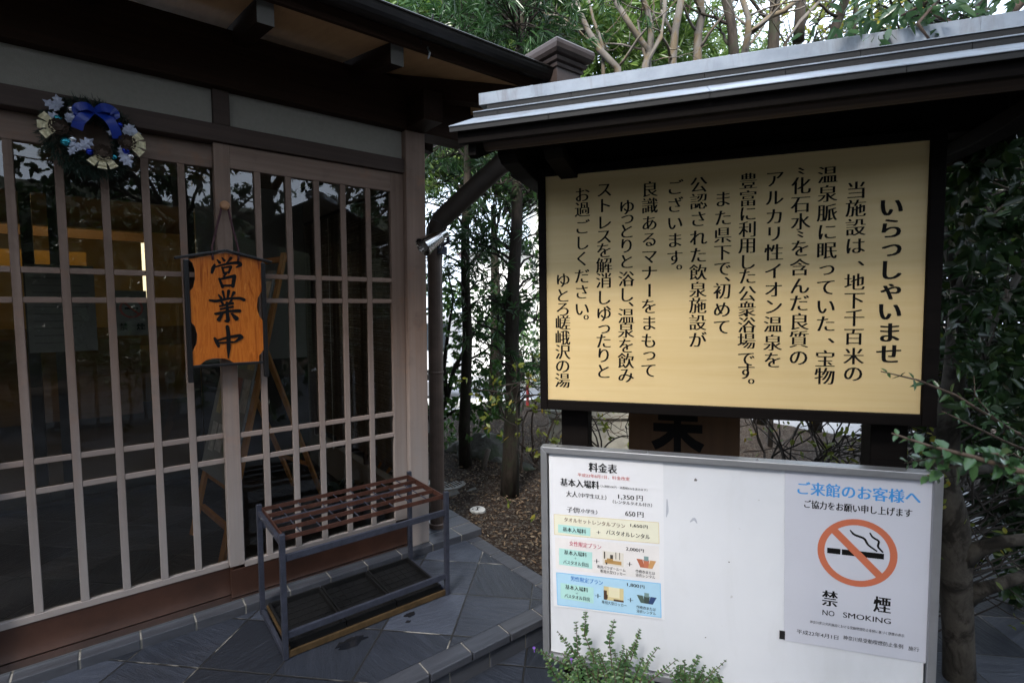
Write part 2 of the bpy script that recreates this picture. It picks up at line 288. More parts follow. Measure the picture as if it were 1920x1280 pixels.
T6= [('料金表', 0.1628, 0.2589, 0.8801, 0.0311), ('平成23年8月1日、料金改定', 0.1224, 0.3022, 0.8499, 0.0118), ('基本入場料', 0.0609, 0.1975, 0.8181, 0.0267), ('（入湯税100円・消費税5％を含みます）', 0.203, 0.361, 0.8169, 0.0082), ('大人', 0.081, 0.121, 0.7778, 0.0213), ('（中学生以上）', 0.1259, 0.2223, 0.777, 0.0154), ('1,350', 0.2637, 0.3163, 0.7844, 0.0206), ('円', 0.3261, 0.3455, 0.7869, 0.0191), ('（レンタルタオル付き）', 0.2454, 0.3761, 0.7656, 0.0123), ('子供', 0.0829, 0.1264, 0.7206, 0.0199), ('（小学生）', 0.1271, 0.1905, 0.7213, 0.0141), ('650', 0.2877, 0.3205, 0.7286, 0.0193), ('円', 0.3284, 0.3478, 0.7297, 0.0192), ('タオルセットレンタルプラン', 0.0726, 0.2864, 0.6828, 0.0155), ('1,650', 0.3049, 0.344, 0.6878, 0.0138), ('円', 0.3492, 0.3621, 0.6888, 0.0123), ('基本入場料', 0.0672, 0.1501, 0.6465, 0.0157), ('＋', 0.188, 0.2016, 0.6497, 0.0141), ('バスタオルレンタル', 0.222, 0.3692, 0.6541, 0.0166), ('女性限定プラン', 0.091, 0.2036, 0.5969, 0.0171), ('2,000', 0.2897, 0.3312, 0.6027, 0.0153), ('円', 0.3351, 0.3488, 0.6035, 0.0124), ('基本入場料', 0.0714, 0.1523, 0.5615, 0.0158), ('＋', 0.1077, 0.1162, 0.5442, 0.0086), ('バスタオル貸出', 0.0681, 0.1583, 0.5256, 0.0144), ('＋', 0.1789, 0.1968, 0.5443, 0.0185), ('＋', 0.2932, 0.3104, 0.5494, 0.0181), ('専用パウダールーム', 0.1895, 0.2875, 0.5253, 0.0113), ('専用大型ロッカー', 0.2, 0.2878, 0.5106, 0.0113), ('作務衣または', 0.322, 0.387, 0.5285, 0.0111), ('浴衣レンタル', 0.3222, 0.3873, 0.5146, 0.0111), ('男性限定プラン', 0.0942, 0.2086, 0.4679, 0.0173), ('1,800', 0.2937, 0.3334, 0.4749, 0.0154), ('円', 0.338, 0.3511, 0.4752, 0.0125), ('基本入場料', 0.0745, 0.1558, 0.4332, 0.016), ('＋', 0.1124, 0.1209, 0.4152, 0.0087), ('バスタオル貸出', 0.0712, 0.1617, 0.3999, 0.0146), ('＋', 0.1824, 0.2004, 0.4175, 0.0187), ('＋', 0.2959, 0.3132, 0.4212, 0.0183), ('専用大型ロッカー', 0.2048, 0.2915, 0.3986, 0.0114), ('作務衣または', 0.3248, 0.3895, 0.4005, 0.0112), ('浴衣レンタル', 0.3251, 0.3898, 0.3861, 0.0112)]
T7= [('ご来館のお客様へ', 0.8157, 1.1361, 0.8665, 0.0392), ('ご協力をお願い申し上げます', 0.8348, 1.1166, 0.8178, 0.0242), ('禁', 0.8899, 0.9313, 0.524, 0.0471), ('煙', 1.0278, 1.0706, 0.5269, 0.0477), ('NO', 0.8916, 0.9242, 0.4776, 0.0202), ('SMOKING', 0.9476, 1.0728, 0.4793, 0.0198), ('神奈川県公共的施設における受動喫煙防止条例に基づく禁煙の表示', 0.8576, 1.1086, 0.441, 0.0093), ('平成22年4月1日', 0.821, 0.9362, 0.4026, 0.014), ('神奈川県受動喫煙防止条例', 0.9495, 1.1062, 0.4064, 0.0136), ('施行', 1.1198, 1.1464, 0.4048, 0.0134)]
KAI= [[(-1.2026, 1.6456, 0.0051), (-1.1939, 1.6342, 0.0103)], [(-1.1831, 1.6553, 0.0052), (-1.1752, 1.6444, 0.0093)], [(-1.1483, 1.6572, 0.0104), (-1.1606, 1.64, 0.0052), (-1.1677, 1.6344, 0.0031)], [(-1.2138, 1.6245, 0.0062), (-1.2203, 1.6089, 0.0123), (-1.2255, 1.5882, 0.0082)], [(-1.2165, 1.6126, 0.0051), (-1.1796, 1.6261, 0.0072), (-1.142, 1.6357, 0.0094), (-1.1136, 1.6371, 0.0126), (-1.1091, 1.6278, 0.0116), (-1.1286, 1.6165, 0.0042)], [(-1.1846, 1.613, 0.0072), (-1.1786, 1.5873, 0.0073)], [(-1.1837, 1.612, 0.0052), (-1.1496, 1.6187, 0.0084)], [(-1.1497, 1.6171, 0.0094), (-1.16, 1.5906, 0.0063)], [(-1.1785, 1.5899, 0.0052), (-1.1575, 1.5944, 0.0052)], [(-1.1694, 1.5877, 0.0062), (-1.1791, 1.5744, 0.0062)], [(-1.1978, 1.5634, 0.0072), (-1.1868, 1.5275, 0.0104)], [(-1.1979, 1.5608, 0.0062), (-1.137, 1.5773, 0.0115)], [(-1.137, 1.5758, 0.0126), (-1.1457, 1.531, 0.0116)], [(-1.1866, 1.5327, 0.0073), (-1.1455, 1.5351, 0.0073)], [(-1.1861, 1.5067, 0.0083), (-1.1804, 1.4729, 0.0063)], [(-1.1628, 1.5097, 0.0105), (-1.1688, 1.473, 0.0063)], [(-1.2027, 1.4909, 0.0052), (-1.194, 1.478, 0.0094)], [(-1.142, 1.5021, 0.0116), (-1.152, 1.4836, 0.0042)], [(-1.2385, 1.4674, 0.0072), (-1.2129, 1.4634, 0.0104), (-1.1664, 1.4756, 0.0073), (-1.119, 1.4786, 0.0095), (-1.1025, 1.4708, 0.0117)], [(-1.1946, 1.4625, 0.0062), (-1.1881, 1.4521, 0.0083)], [(-1.1526, 1.4679, 0.0074), (-1.1648, 1.4547, 0.0042)], [(-1.1999, 1.4417, 0.0062), (-1.1483, 1.4547, 0.0084)], [(-1.1981, 1.4286, 0.0062), (-1.1489, 1.4389, 0.0074)], [(-1.2194, 1.408, 0.0073), (-1.2057, 1.4095, 0.0104), (-1.1589, 1.4205, 0.0084), (-1.122, 1.4202, 0.0117)], [(-1.1717, 1.4573, 0.0084), (-1.1714, 1.3996, 0.0105), (-1.17, 1.3733, 0.0126), (-1.1838, 1.3762, 0.0031)], [(-1.1896, 1.4103, 0.0063), (-1.2067, 1.3819, 0.0135)], [(-1.1547, 1.4073, 0.0063), (-1.1365, 1.3859, 0.017)], [(-1.2257, 1.2991, 0.0083), (-1.2193, 1.2858, 0.0125), (-1.2119, 1.2619, 0.0084)], [(-1.2192, 1.2884, 0.0063), (-1.1725, 1.3022, 0.0084), (-1.1249, 1.3084, 0.0118), (-1.1179, 1.3001, 0.0128)], [(-1.1194, 1.3001, 0.0128), (-1.1401, 1.2823, 0.0075), (-1.1545, 1.2776, 0.0042)], [(-1.2081, 1.2774, 0.0063), (-1.1544, 1.2803, 0.0053)], [(-1.1745, 1.3497, 0.0116), (-1.1711, 1.3154, 0.0127), (-1.1719, 1.2519, 0.0138), (-1.1758, 1.2071, 0.0032)]]
BO= [(-1.3112, 1.6434), (-1.2976, 1.6281), (-1.29, 1.6009), (-1.2903, 1.5581), (-1.2995, 1.5226), (-1.3131, 1.5048), (-1.3139, 1.4621), (-1.3159, 1.3763), (-1.2993, 1.3556), (-1.2906, 1.3196), (-1.2948, 1.2789), (-1.3124, 1.2414), (-1.3146, 1.1828), (-1.2838, 1.1846), (-1.2653, 1.2025), (-1.2358, 1.2094), (-1.1899, 1.2064), (-1.1668, 1.1958), (-1.1553, 1.1854), (-1.048, 1.184), (-1.0456, 1.2124), (-1.0236, 1.2386), (-1.0219, 1.3703), (-1.0388, 1.3924), (-1.0498, 1.4359), (-1.0434, 1.4792), (-1.0222, 1.5173), (-1.0204, 1.6497), (-1.1707, 1.6798)]
# ================================================================ the setting
def gz(x,y):
    """height of the ground outside: flat by the bath house, falling away down the road"""
    return -.03 if y<5 else -.03-.085*(y-5) if y<40 else -3.0-.02*(y-40)
def sheet(name,x0,x1,ys,dz,mat,nx=2,kind='structure',jit=0,xf=None):
    V=[];F=[]
    for j,y in enumerate(ys):
        for i in range(nx):
            x=x0+(x1-x0)*i/(nx-1); 
            if xf: x=xf(x,y)
            V.append((x,y,gz(x,y)+dz+(random.random()*jit)))
    for j in range(len(ys)-1):
        for i in range(nx-1): a=j*nx+i; F.append((a,a+1,a+nx+1,a+nx))
    b=MB(); b.add(V,F); o=part(name,b,mat,fr='W',loc=(0,0,0)); tag(o,kind=kind); return o
t=NT('garden earth'); v=t.tc(); n=t.noise(v,14,8,.75)
c=t.ramp(n,[(.3,(.011,.0065,.004)),(.6,(.034,.020,.012)),(.78,(.085,.056,.036))])
vo=t.N('ShaderNodeTexVoronoi'); vo.inputs['Scale'].default_value=70; t.L(v,vo.inputs['Vector'])
peb=t.ramp(vo.outputs['Color'],[(.60,(0,0,0)),(.72,(1,1,1))]); c=t.mix(t.math('MULTIPLY',peb,.5),c,(.13,.115,.095))
t.col(c).set(Roughness=.9,Specular_IOR_Level=.2).bump(t.math('SUBTRACT',n,vo.outputs['Distance']),1,.02); M['soil']=t.m
t=NT('pale asphalt'); v=t.tc(); n=t.noise(v,90,4); t.col(t.mix(t.ramp(t.noise(v,.6,4),[(.3,(0,0,0)),(.7,(1,1,1))]),t.ramp(n,[(.3,(.17,.17,.18)),(.7,(.27,.27,.28))]),(.23,.23,.24))).set(Roughness=.85).bump(n,.3,.004); M['road']=t.m
ys=[-40,-20,-8,2.75,3.5,5,7,9,12,16,22,30,40,70,150,300]
sheet('ground',-200,200,ys,-.12,M['soil'],nx=21)
TILE=dict(rot=0,grid=.32,off=(-.586,.245))
M['slate']=slate('grey slate slabs',(.019,.023,.033),(.048,.055,.075),**TILE)
M['slate_in']=slate('dark slate slabs indoors',(.030,.031,.036),(.066,.068,.077),rot=0,grid=.32,off=(-.46,.16),rough=.3,grout=(.13,.12,.11))
t=NT('slate border stone'); v=t.tc((3,22,6)); n=t.noise(v,1.4,8,.68,.8); gi=t.N('ShaderNodeNewGeometry').outputs['Random Per Island']
c=t.mix(gi,t.ramp(n,[(.28,(.026,.029,.038)),(.72,(.058,.063,.079))]),t.ramp(n,[(.28,(.030,.031,.038)),(.72,(.07,.073,.085))]))
t.col(c).set(Roughness=.42).bump(n,.5,.005); M['stone']=t.m
M['grout']=plain('mortar',(.24,.225,.20),.9,var=.3,scale=20)
b=MB(); b.prism([(-7,-.875),(.08,-.875),(.08,-.08),(-7,-.08)],-.3,0,'z'); tag(part('terrace',b,M['slate'],fr='F'),kind='structure')
b=MB(); b.box(-9,4,-9,-.95,-.4,-.115); tag(part('pavement',b,M['slate'],fr='F'),kind='structure')
# border stones of the terrace: front row and garden row, with mortar in the gaps
def stones(b,x0,x1,y0,y1,z0,z1,step,axis,ph=0,gap=.007):
    p=x0 if axis=='x' else y0; e=x1 if axis=='x' else y1; q=p-ph
    while q<e-.01:
        a,c=max(q,p)+gap/2,min(q+step,e)-gap/2
        if c-a>.02: b.box(a,c,y0,y1,z0,z1) if axis=='x' else b.box(x0,x1,a,c,z0,z1)
        q+=step
b=MB(); stones(b,-7,.17,-.972,-.878,-.032,.003,.2,'x',ph=.063); stones(b,-7,.17,-.955,-.88,-.4,-.038,.2,'x',ph=.163,gap=.006)
stones(b,.083,.17,-.874,-.085,-.2,.003,.2,'y',ph=.06)
tag(part('terrace_edge',b,M['stone'],fr='F',bevel=.004),kind='structure')
b=MB(); b.box(-7,.166,-.95,-.876,-.4,-.003); b.box(.081,.166,-.878,-.083,-.2,-.003); tag(part('terrace_mortar',b,M['grout'],fr='F'),kind='structure')
b=MB(); stones(b,-7,.205,-.078,.05,-.02,.04,.2,'x',ph=.146); stones(b,-.145,.205,.054,.32,-.02,.04,.13,'y'); 
tag(part('step',b,M['stone'],fr='F',bevel=.003),kind='structure')
b=MB(); b.box(-7,.203,-.073,.048,-.1,.0365); b.box(-.143,.203,.04,.318,-.1,.0365); tag(part('step_mortar',b,M['grout'],fr='F'),kind='structure')
b=MB(); b.box(-7,-.16,.052,2.1,-.1,.045); tag(part('entry_floor',b,M['slate_in'],fr='F'),kind='structure')
M['mat_floor']=plain('reception carpet',(.06,.055,.05),.9,scale=30)
b=MB(); b.box(-7,-.16,2.1,6.5,-.1,.13); tag(part('reception_floor',b,M['mat_floor'],fr='F'),kind='structure')
# earth bed, road
b=MB(); n_=46
for j in range(n_):
    for i in range(n_):
        u=.168+ (4.6)*i/(n_-1); q=-1.6+(4.9)*j/(n_-1)
        b.v.append((u,q,-.012+.018*random.random()+.05*math.exp(-((u-1.0)**2+(q-1.1)**2)/.25)))
for j in range(n_-1):
    for i in range(n_-1): a=j*n_+i; b.f.append((a,a+1,a+n_+1,a+n_)); b.mi.append(0)
tag(part('garden_bed',b,M['soil'],fr='F',smooth=True),kind='structure')
b=MB(); xs=[-7,-4,-2.4,-1.6,-.9,-.2,.5,1.2,2.4,5]
ys=[5.15,5.6,6.2,7,8,9.5,11,13,16,20,26,34]
V=[(x,y+(.35*(x+.4) if y<5.5 else 0)*.4,gz(x,y)+.02) for y in ys for x in xs]
F=[(j*10+i,j*10+i+1,j*10+i+11,j*10+i+10) for j in range(len(ys)-1) for i in range(9)]
b.add(V,F); tag(part('road',b,M['road']),kind='structure')
# ================================================================ the bath house
BH=thing('bath_house','traditional wooden bath house with lattice sliding doors and deep dark eaves','building',(0,0,0),'F')
def P(name,b,mat,par=None,**k): return part(name,b,mat,par or BH,**k)
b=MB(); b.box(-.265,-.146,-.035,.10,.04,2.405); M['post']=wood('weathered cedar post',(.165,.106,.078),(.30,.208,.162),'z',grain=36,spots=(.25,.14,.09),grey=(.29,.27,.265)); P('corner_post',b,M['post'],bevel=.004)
b=MB(); b.box(-7,-.267,-.02,.09,2.174,2.25); P('lintel',b,M['lintel'],bevel=.003)
b=MB(); b.box(-1.188,-1.122,-.012,.06,2.252,2.403); P('transom_stud',b,M['lintel'],bevel=.002)
b=MB(); b.box(-7,-1.19,.012,.05,2.251,2.404); P('plaster_panel',b,M['plaster'])
b=MB(); b.box(-1.12,-.267,.012,.05,2.251,2.404); P('plaster_panel',b,M['plaster'])
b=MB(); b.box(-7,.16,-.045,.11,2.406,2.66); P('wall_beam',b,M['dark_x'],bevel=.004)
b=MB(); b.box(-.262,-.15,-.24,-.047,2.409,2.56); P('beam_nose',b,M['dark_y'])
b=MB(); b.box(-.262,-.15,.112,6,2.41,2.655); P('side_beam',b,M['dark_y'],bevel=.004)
# eaves: rafters rise .2 per metre towards the house
def sz(u,q): return 2.60+.2*min(q+.5,.25-u)
b=MB()
b.add([(-7,-.53,2.594),(.28,-.53,2.594),(-2.5,2.25,3.15),(-7,2.25,3.15)],[(0,1,2,3)])
P('soffit',b,M['soffit'])
b=MB(); b.add([(.28,-.53,2.594),(.28,6,2.594),(-2.5,6,3.15),(-2.5,2.25,3.15)],[(0,1,2,3)]); P('soffit',b,M['soffit'])
b=MB(); b.add([(-7,-.60,2.70),(.35,-.60,2.70),(-2.5,2.25,3.45),(-7,2.25,3.45),(-7,-.60,2.675),(.35,-.60,2.675),(-2.5,2.25,3.40),(-7,2.25,3.40),(.35,6,2.70),(-2.5,6,3.45),(.35,6,2.675),(-2.5,6,3.40)],
  [(0,1,2,3),(7,6,5,4),(0,4,5,1),(1,8,9,2),(6,11,10,5),(1,5,10,8)]); P('roof',b,M['gutter'])
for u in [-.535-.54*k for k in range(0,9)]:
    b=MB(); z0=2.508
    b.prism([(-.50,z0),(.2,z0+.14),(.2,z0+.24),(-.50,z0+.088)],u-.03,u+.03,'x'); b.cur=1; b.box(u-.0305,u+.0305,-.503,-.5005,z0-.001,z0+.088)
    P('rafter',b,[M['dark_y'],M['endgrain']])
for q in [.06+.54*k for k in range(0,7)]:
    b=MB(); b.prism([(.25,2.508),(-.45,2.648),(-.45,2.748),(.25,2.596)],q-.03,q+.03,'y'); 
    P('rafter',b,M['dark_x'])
b=MB(); b.obox((.24,-.49,2.545),(-.55,.30,2.70),.08,.11); P('hip_rafter',b,M['dark_x'])
b=MB(); b.box(-7,.275,-.545,-.525,2.58,2.672); P('fascia',b,M['dark_x'])
b=MB(); b.box(.255,.275,-.523,6,2.58,2.672); P('fascia',b,M['dark_y'])
def gutter(p0,p1,r=.052,n=10):
    p0,p1=Vector(p0),Vector(p1); d=(p1-p0).normalized(); s_=d.cross(Vector((0,0,1)))
    b=MB(); vs=[]
    for rr in (r,r-.004):
        for c in (p0,p1):
            for j in range(n+1):
                t=math.pi*j/n; vs.append(c-s_*math.cos(t)*rr-Vector((0,0,1))*math.sin(t)*rr*1.05)
    m=n+1; fs=[]
    for j in range(n): fs.append((j,j+1,m+j+1,m+j)); fs.append((2*m+j+1,2*m+j,3*m+j,3*m+j+1))
    for j in (0,n): fs.append((j,m+j,3*m+j,2*m+j))
    for k in (0,m): fs+= [(k+j,k+2*m+j,k+2*m+j+1,k+j+1) for j in range(n)]
    fs.append(tuple(range(m))); fs.append(tuple(range(m,2*m))[::-1])
    b.add(vs,fs)
    for sg in (-1,1): b.tube([p0+s_*sg*r,p1+s_*sg*r],.006,6)
    return b
g=P('gutter',gutter((-7,-.60,2.695),(.268,-.60,2.66)),M['gutter'],smooth=False)
for u in (-.44,-1.28,-2.1):
    b=MB(); b.tube([(u,-.656,2.69),(u,-.645,2.65),(u,-.60,2.632),(u,-.555,2.65),(u,-.54,2.60)],.004,6); b.cur=1; b.tube([(u+.03,-.55,2.60),(u+.034,-.565,2.575),(u+.03,-.556,2.55)],.005,6)
    P('gutter_bracket',b,[M['gutter'],M['alu']],g)
P('gutter',gutter((.355,-.49,2.66),(.355,6,2.69)),M['gutter'])
# rain hopper on the corner
b=MB(); cx,cy=.35,-.595
def ring(h,r): return [(cx-r,cy-r,h),(cx+r,cy-r,h),(cx+r,cy+r,h),(cx-r,cy+r,h)]
prof=[(2.40,.045),(2.47,.085),(2.735,.085),(2.737,.093),(2.752,.097),(2.756,.090),(2.762,.106),(2.778,.112),(2.784,.102),(2.79,.122),(2.806,.132),(2.826,.137),(2.842,.137),(2.852,.130),(2.855,.115),(2.80,.105)]
for i,(h,r) in enumerate(prof): b.v+=ring(h-(.075 if h>2.5 else 0),r)
for i in range(len(prof)-1):
    for j in range(4): b.f.append((i*4+j,i*4+(j+1)%4,i*4+4+(j+1)%4,i*4+4+j)); b.mi.append(0)
b.f+= [(3,2,1,0),tuple(len(b.v)-4+k for k in range(4))]; b.mi+=[0,0]
P('rain_hopper',b,M['hopper'])
b=MB(); b.tube([(.35,-.595,2.52),(.34,-.57,2.44),(.19,-.25,2.22),(.02,.085,1.96),(.004,.118,1.90),(.0,.124,1.80)],[.058]*6,14); P('drain_pipe',b,plain('brown copper drain',(.034,.026,.021),.6,.2,var=.35,scale=7,bump=.15),smooth=True)
b=MB(); b.lathe([(.046,0),(.046,1.68),(.048,1.68),(.049,1.72),(.062,1.80),(.062,1.825),(.05,1.825)],(0,.124,.04),18); b.lathe([(.054,0),(.054,.025),(.047,.03)],(0,.124,.04),18)
b.lathe([(.0475,0),(.0495,.004),(.0495,.012),(.0475,.016)],(0,.124,1.02),18); P('downpipe',b,M['pipe'],smooth=False)
# sliding doors (left leaf on the inner track, right leaf in front of it)
def door(u0,u1,y,bars,stL,stR,tL,tR):
    D=MB(); 
    if stL: D.box(stL[0],stL[1],y,y+.032,.205,2.172)
    if stR: D.box(stR[0],stR[1],y,y+.032,.205,2.172)
    a,c=(stL[1] if stL else u0),(stR[0] if stR else u1)
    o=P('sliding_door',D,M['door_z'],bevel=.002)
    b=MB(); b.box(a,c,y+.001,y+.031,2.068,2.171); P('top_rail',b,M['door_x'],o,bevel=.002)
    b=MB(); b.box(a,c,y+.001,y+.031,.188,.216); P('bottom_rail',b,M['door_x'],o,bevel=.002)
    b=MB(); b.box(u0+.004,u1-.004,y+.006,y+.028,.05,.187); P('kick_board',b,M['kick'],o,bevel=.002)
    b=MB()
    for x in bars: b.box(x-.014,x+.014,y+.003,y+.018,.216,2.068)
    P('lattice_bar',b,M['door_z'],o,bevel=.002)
    for z in (1.583,1.467,.831,.711):
        b=MB(); e=sorted([a]+[x for x in bars]+[c])
        for p,q in zip(e[:-1],e[1:]):
            l=p+(.0145 if p!=a else 0); r=q-(.0145 if q!=c else 0); b.box(l,r,y+.005,y+.017,z-.0115,z+.0115)
        P('lattice_rail',b,M['door_x'],o,bevel=.0015)
    b=MB(); b.add([(a,y+.022,.216),(c,y+.022,.216),(c,y+.022,2.068),(a,y+.022,2.068)],[(0,1,2,3)]); P('glass_pane',b,M['glass'],o)
    return o
door(-2.06,-1.125,.042,[-1.865,-1.722,-1.582,-1.445,-1.314],(-2.06,-1.985),(-1.19,-1.125),0,0)
door(-1.192,-.267,.0,[-1.014,-.876,-.742,-.607,-.471],(-1.192,-1.128),(-.343,-.267),0,0)
door(-2.99,-2.0,.0,[-2.85,-2.71,-2.57,-2.43,-2.29,-2.15],(-2.99,-2.92),(-2.07,-2.0),0,0)
b=MB(); b.box(-7,-.267,-.015,.095,.0405,.048); P('door_track',b,M['chrome'])
# side wall towards the garden with its window, inner partition, reception behind it
M['inwall']=plain('grey inner plaster',(.30,.30,.28),.9,var=.06,scale=40,bump=.3)
M['indark']=plain('dark inner panelling',(.028,.022,.018),.5,var=.3,scale=6)
M['warm']=plain('ochre reception wall',(.50,.34,.13),.8,var=.1,scale=4)
M['ceil']=wood('inner ceiling board',(.20,.13,.07),(.30,.20,.11),'x',grain=25)
b=MB(); b.box(-.20,-.147,.102,.25,.045,2.40); b.box(-.20,-.147,1.95,6.4,.045,2.40); b.box(-.20,-.147,.25,1.95,.045,.30); b.box(-.20,-.147,.25,1.95,2.1,2.40); P('side_wall',b,M['plaster'])
b=MB(); b.add([(-.17,.25,.30),(-.17,1.95,.30),(-.17,1.95,2.1),(-.17,.25,2.1)],[(0,1,2,3)]); 
sw=MB()
for q in (.25,.82,1.38,1.92): sw.box(-.19,-.15,q,q+.03,.301,2.099)
sw=P('side_window',sw,M['lintel']); P('glass_pane',b,M['glass'],sw)
b=MB(); b.box(-7,-.2,.10,6.5,2.42,2.45); P('ceiling',b,M['ceil'])
b=MB(); b.box(-1.02,-.202,2.08,2.14,.98,2.42); P('inner_wall',b,M['inwall'])
b=MB(); b.box(-1.02,-.202,2.07,2.14,.045,.978); P('inner_dado',b,M['indark'])
ip=MB(); 
for u in (-1.06,-1.86,-2.0,-2.75,-3.6): ip.box(u-.03,u+.03,2.075,2.125,.06,2.2)
ip.box(-3.7,-1.02,2.075,2.125,2.2,2.42); ip.box(-3.7,-1.02,2.06,2.13,.046,.075)
ip=P('glass_partition',ip,M['indark'])
b=MB(); b.add([(-3.6,2.1,.075),(-1.06,2.1,.075),(-1.06,2.1,2.2),(-3.6,2.1,2.2)],[(0,1,2,3)]); P('glass_pane',b,M['glass'],ip)
b=MB(); b.box(-7,-.2,5.9,6,.13,2.42); b.cur=1; b.box(-7,-.2,5.87,5.898,.9,1.15); b.box(-3.4,-1.3,5.0,5.5,.13,1.05); P('reception_wall',b,[M['warm'],M['ceil']])
b=MB(); b.box(-7,-6.9,.1,6,.04,2.42); P('inner_wall',b,M['inwall'])
def emit(name,c,s):
    t=NT(name); t.b.inputs['Emission Color'].default_value=(*c,1); t.b.inputs['Emission Strength'].default_value=s; t.b.inputs['Base Color'].default_value=(.8,.75,.6,1); return t.m
M['lamp']=emit('lit warm lamp shade',(1,.66,.32),5); M['doorlight']=emit('doorway light strip',(1,.80,.48),1.0)
b=MB(); b.box(-3.4,-1.4,2.7,2.76,2.385,2.415); P('cove_lamp',b,M['lamp'])
b=MB(); b.box(-1.275,-1.225,4.2,4.26,1.50,2.14); P('doorway_glow',b,M['doorlight'])  # glowing strip added to stand for light from a doorway
b=MB(); b.box(-3.6,-1.72,3.2,3.24,1.72,1.90); P('counter_curtain',b,plain('ochre curtain',(.42,.26,.05),.8))
b=MB(); b.box(-3.8,-1.3,3.2,3.28,2.02,2.10); P('counter_beam',b,M['ceil'])
# ================================================================ lettering
_g={}
def glyph(txt,off):
    k=(txt,off)
    if k not in _g:
        c=bpy.data.curves.new('t','FONT'); c.body=txt; c.size=1; c.resolution_u=3; c.offset=off
        o=bpy.data.objects.new('t',c); C.objects.link(o); bpy.context.view_layer.update()
        me=bpy.data.meshes.new_from_object(o.evaluated_get(bpy.context.evaluated_depsgraph_get()))
        v=[(p.co.x,p.co.y) for p in me.vertices]; f=[tuple(p.vertices) for p in me.polygons]
        if me.polygons and me.polygons[0].normal.z<0: f=[q[::-1] for q in f]
        bpy.data.objects.remove(o); bpy.data.curves.remove(c); bpy.data.meshes.remove(me); _g[k]=(v,f)
    return _g[k]
EMV=glyph('国',0)[0]; EX=(min(p[0] for p in EMV)+max(p[0] for p in EMV))/2; EY=(min(p[1] for p in EMV)+max(p[1] for p in EMV))/2
EH=max(p[1] for p in EMV)-min(p[1] for p in EMV)
_z=[0]
def style(kind):
    """(outline offset, sideways copies in em): ming lettering has thin level strokes and thick upright ones"""
    return {'ming':(-.012,(-.034,-.017,0,.017,.034)),'ming_bold':(-.004,(-.045,-.022,0,.022,.045)),'goth':(0,(-.012,.012)),'goth_bold':(0,(-.03,-.01,.01,.03)),'fine':(0,(-.006,.006))}[kind]
def put_char(b,ch,u,y,v,em,kind):
    off,sh=style(kind); V,F=glyph(ch,off)
    if ch==' ' or not V: return
    x0,x1=min(p[0] for p in V),max(p[0] for p in V); y0,y1=min(p[1] for p in V),max(p[1] for p in V)
    s=em/EH*.94; rot=False; cx,cy=EX,EY
    if ch in '、。': cx,cy=(x0+x1)/2,(y0+y1)/2; u+=em*.30
    elif ch in 'っゃ': cx,cy=(x0+x1)/2,(y0+y1)/2; u+=em*.04
    elif ch in '〝〟': cx,cy=(x0+x1)/2,(y0+y1)/2
    elif ch=='ー': rot=True
    for k,d in enumerate(sh):
        vs=[]
        for p in V:
            a,c=(p[0]-cx)*s,(p[1]-cy)*s
            if rot: a,c=c*1.2,-a
            vs.append((u+a+d*s,y-.00004*k,v+c))
        b.add(vs,F)
def put_line(b,txt,u0,u1,y,v,h,kind):
    off,sh=style(kind); V,F=glyph(txt,off)
    if not V: return
    x0,x1=min(p[0] for p in V),max(p[0] for p in V); sx=(u1-u0)/(x1-x0); s=h/EH
    cjk=any(ord(c)>0x2000 for c in txt)
    y0,y1=min(p[1] for p in V),max(p[1] for p in V); cy=EY if cjk else (y0+y1)/2
    if not cjk: s=h/(y1-y0)*.85
    for k,d in enumerate(sh): b.add([(u0+(p[0]-x0)*sx+d*sx,y-.00004*k,v+(p[1]-cy)*s) for p in V],F)
def ribbon(b,st,y,n=6):
    """brush stroke: st = [(u,v,width)]; rounded ends, in the plane y"""
    pts=[]
    for (a,c) in zip(st[:-1],st[1:]):
        for k in range(n): t=k/n; pts.append(tuple(a[i]*(1-t)+c[i]*t for i in range(3)))
    pts.append(st[-1]); L=[];Rr=[]
    if len(st)>2:
        for _ in range(3): pts=[pts[0]]+[tuple((pts[i-1][j]+2*pts[i][j]+pts[i+1][j])/4 for j in range(3)) for i in range(1,len(pts)-1)]+[pts[-1]]
    for i,p in enumerate(pts):
        q0,q1=pts[max(i-1,0)],pts[min(i+1,len(pts)-1)]; dx,dz=q1[0]-q0[0],q1[1]-q0[1]; l=math.hypot(dx,dz) or 1; nx,nz=-dz/l,dx/l
        L.append((p[0]+nx*p[2]/2,y,p[1]+nz*p[2]/2)); Rr.append((p[0]-nx*p[2]/2,y,p[1]-nz*p[2]/2))
    k=len(pts); b.add(L+Rr,[(k+i,k+i+1,i+1,i) for i in range(k-1)])
    for p,sg in ((pts[0],0),(pts[-1],1)):
        c=[(p[0]+math.cos(t*math.pi/5)*p[2]/2,y-.00003,p[1]+math.sin(t*math.pi/5)*p[2]/2) for t in range(10)]; b.add(c,[tuple(range(10))])
# ================================================================ the big notice board
NB=thing('notice_board','roofed notice board with a cream panel of upright black Japanese lettering','notice board',(0,0,0),'N')
def Q(name,b,mat,par=None,**k): return part(name,b,mat,par or NB,**k)
t=NT('cream maple veneer'); v=t.tc((1.2,1,26)); n=t.noise(v,1.3,6,.6,.5); n2=t.noise(t.tc((1.5,1,3)),1.5,3)
c=t.ramp(n,[(.3,(.645,.475,.235)),(.7,(.70,.54,.29))]); c=t.mix(t.math('MULTIPLY',n2,.25),c,(.58,.41,.17)); t.col(c).set(Roughness=.5,Specular_IOR_Level=.3).bump(n,.06,.002); M['cream']=t.m
b=MB(); b.box(.0,1.13,.002,.03,1.117,1.908); pn=Q('panel',b,M['cream'])
b=MB()
for ch,u,v_,em in SIGN: put_char(b,ch,u,.0012,v_,em*1.05,'ming_bold' if em>.056 and u>1 else 'ming')
Q('lettering',b,M['ink'],pn)
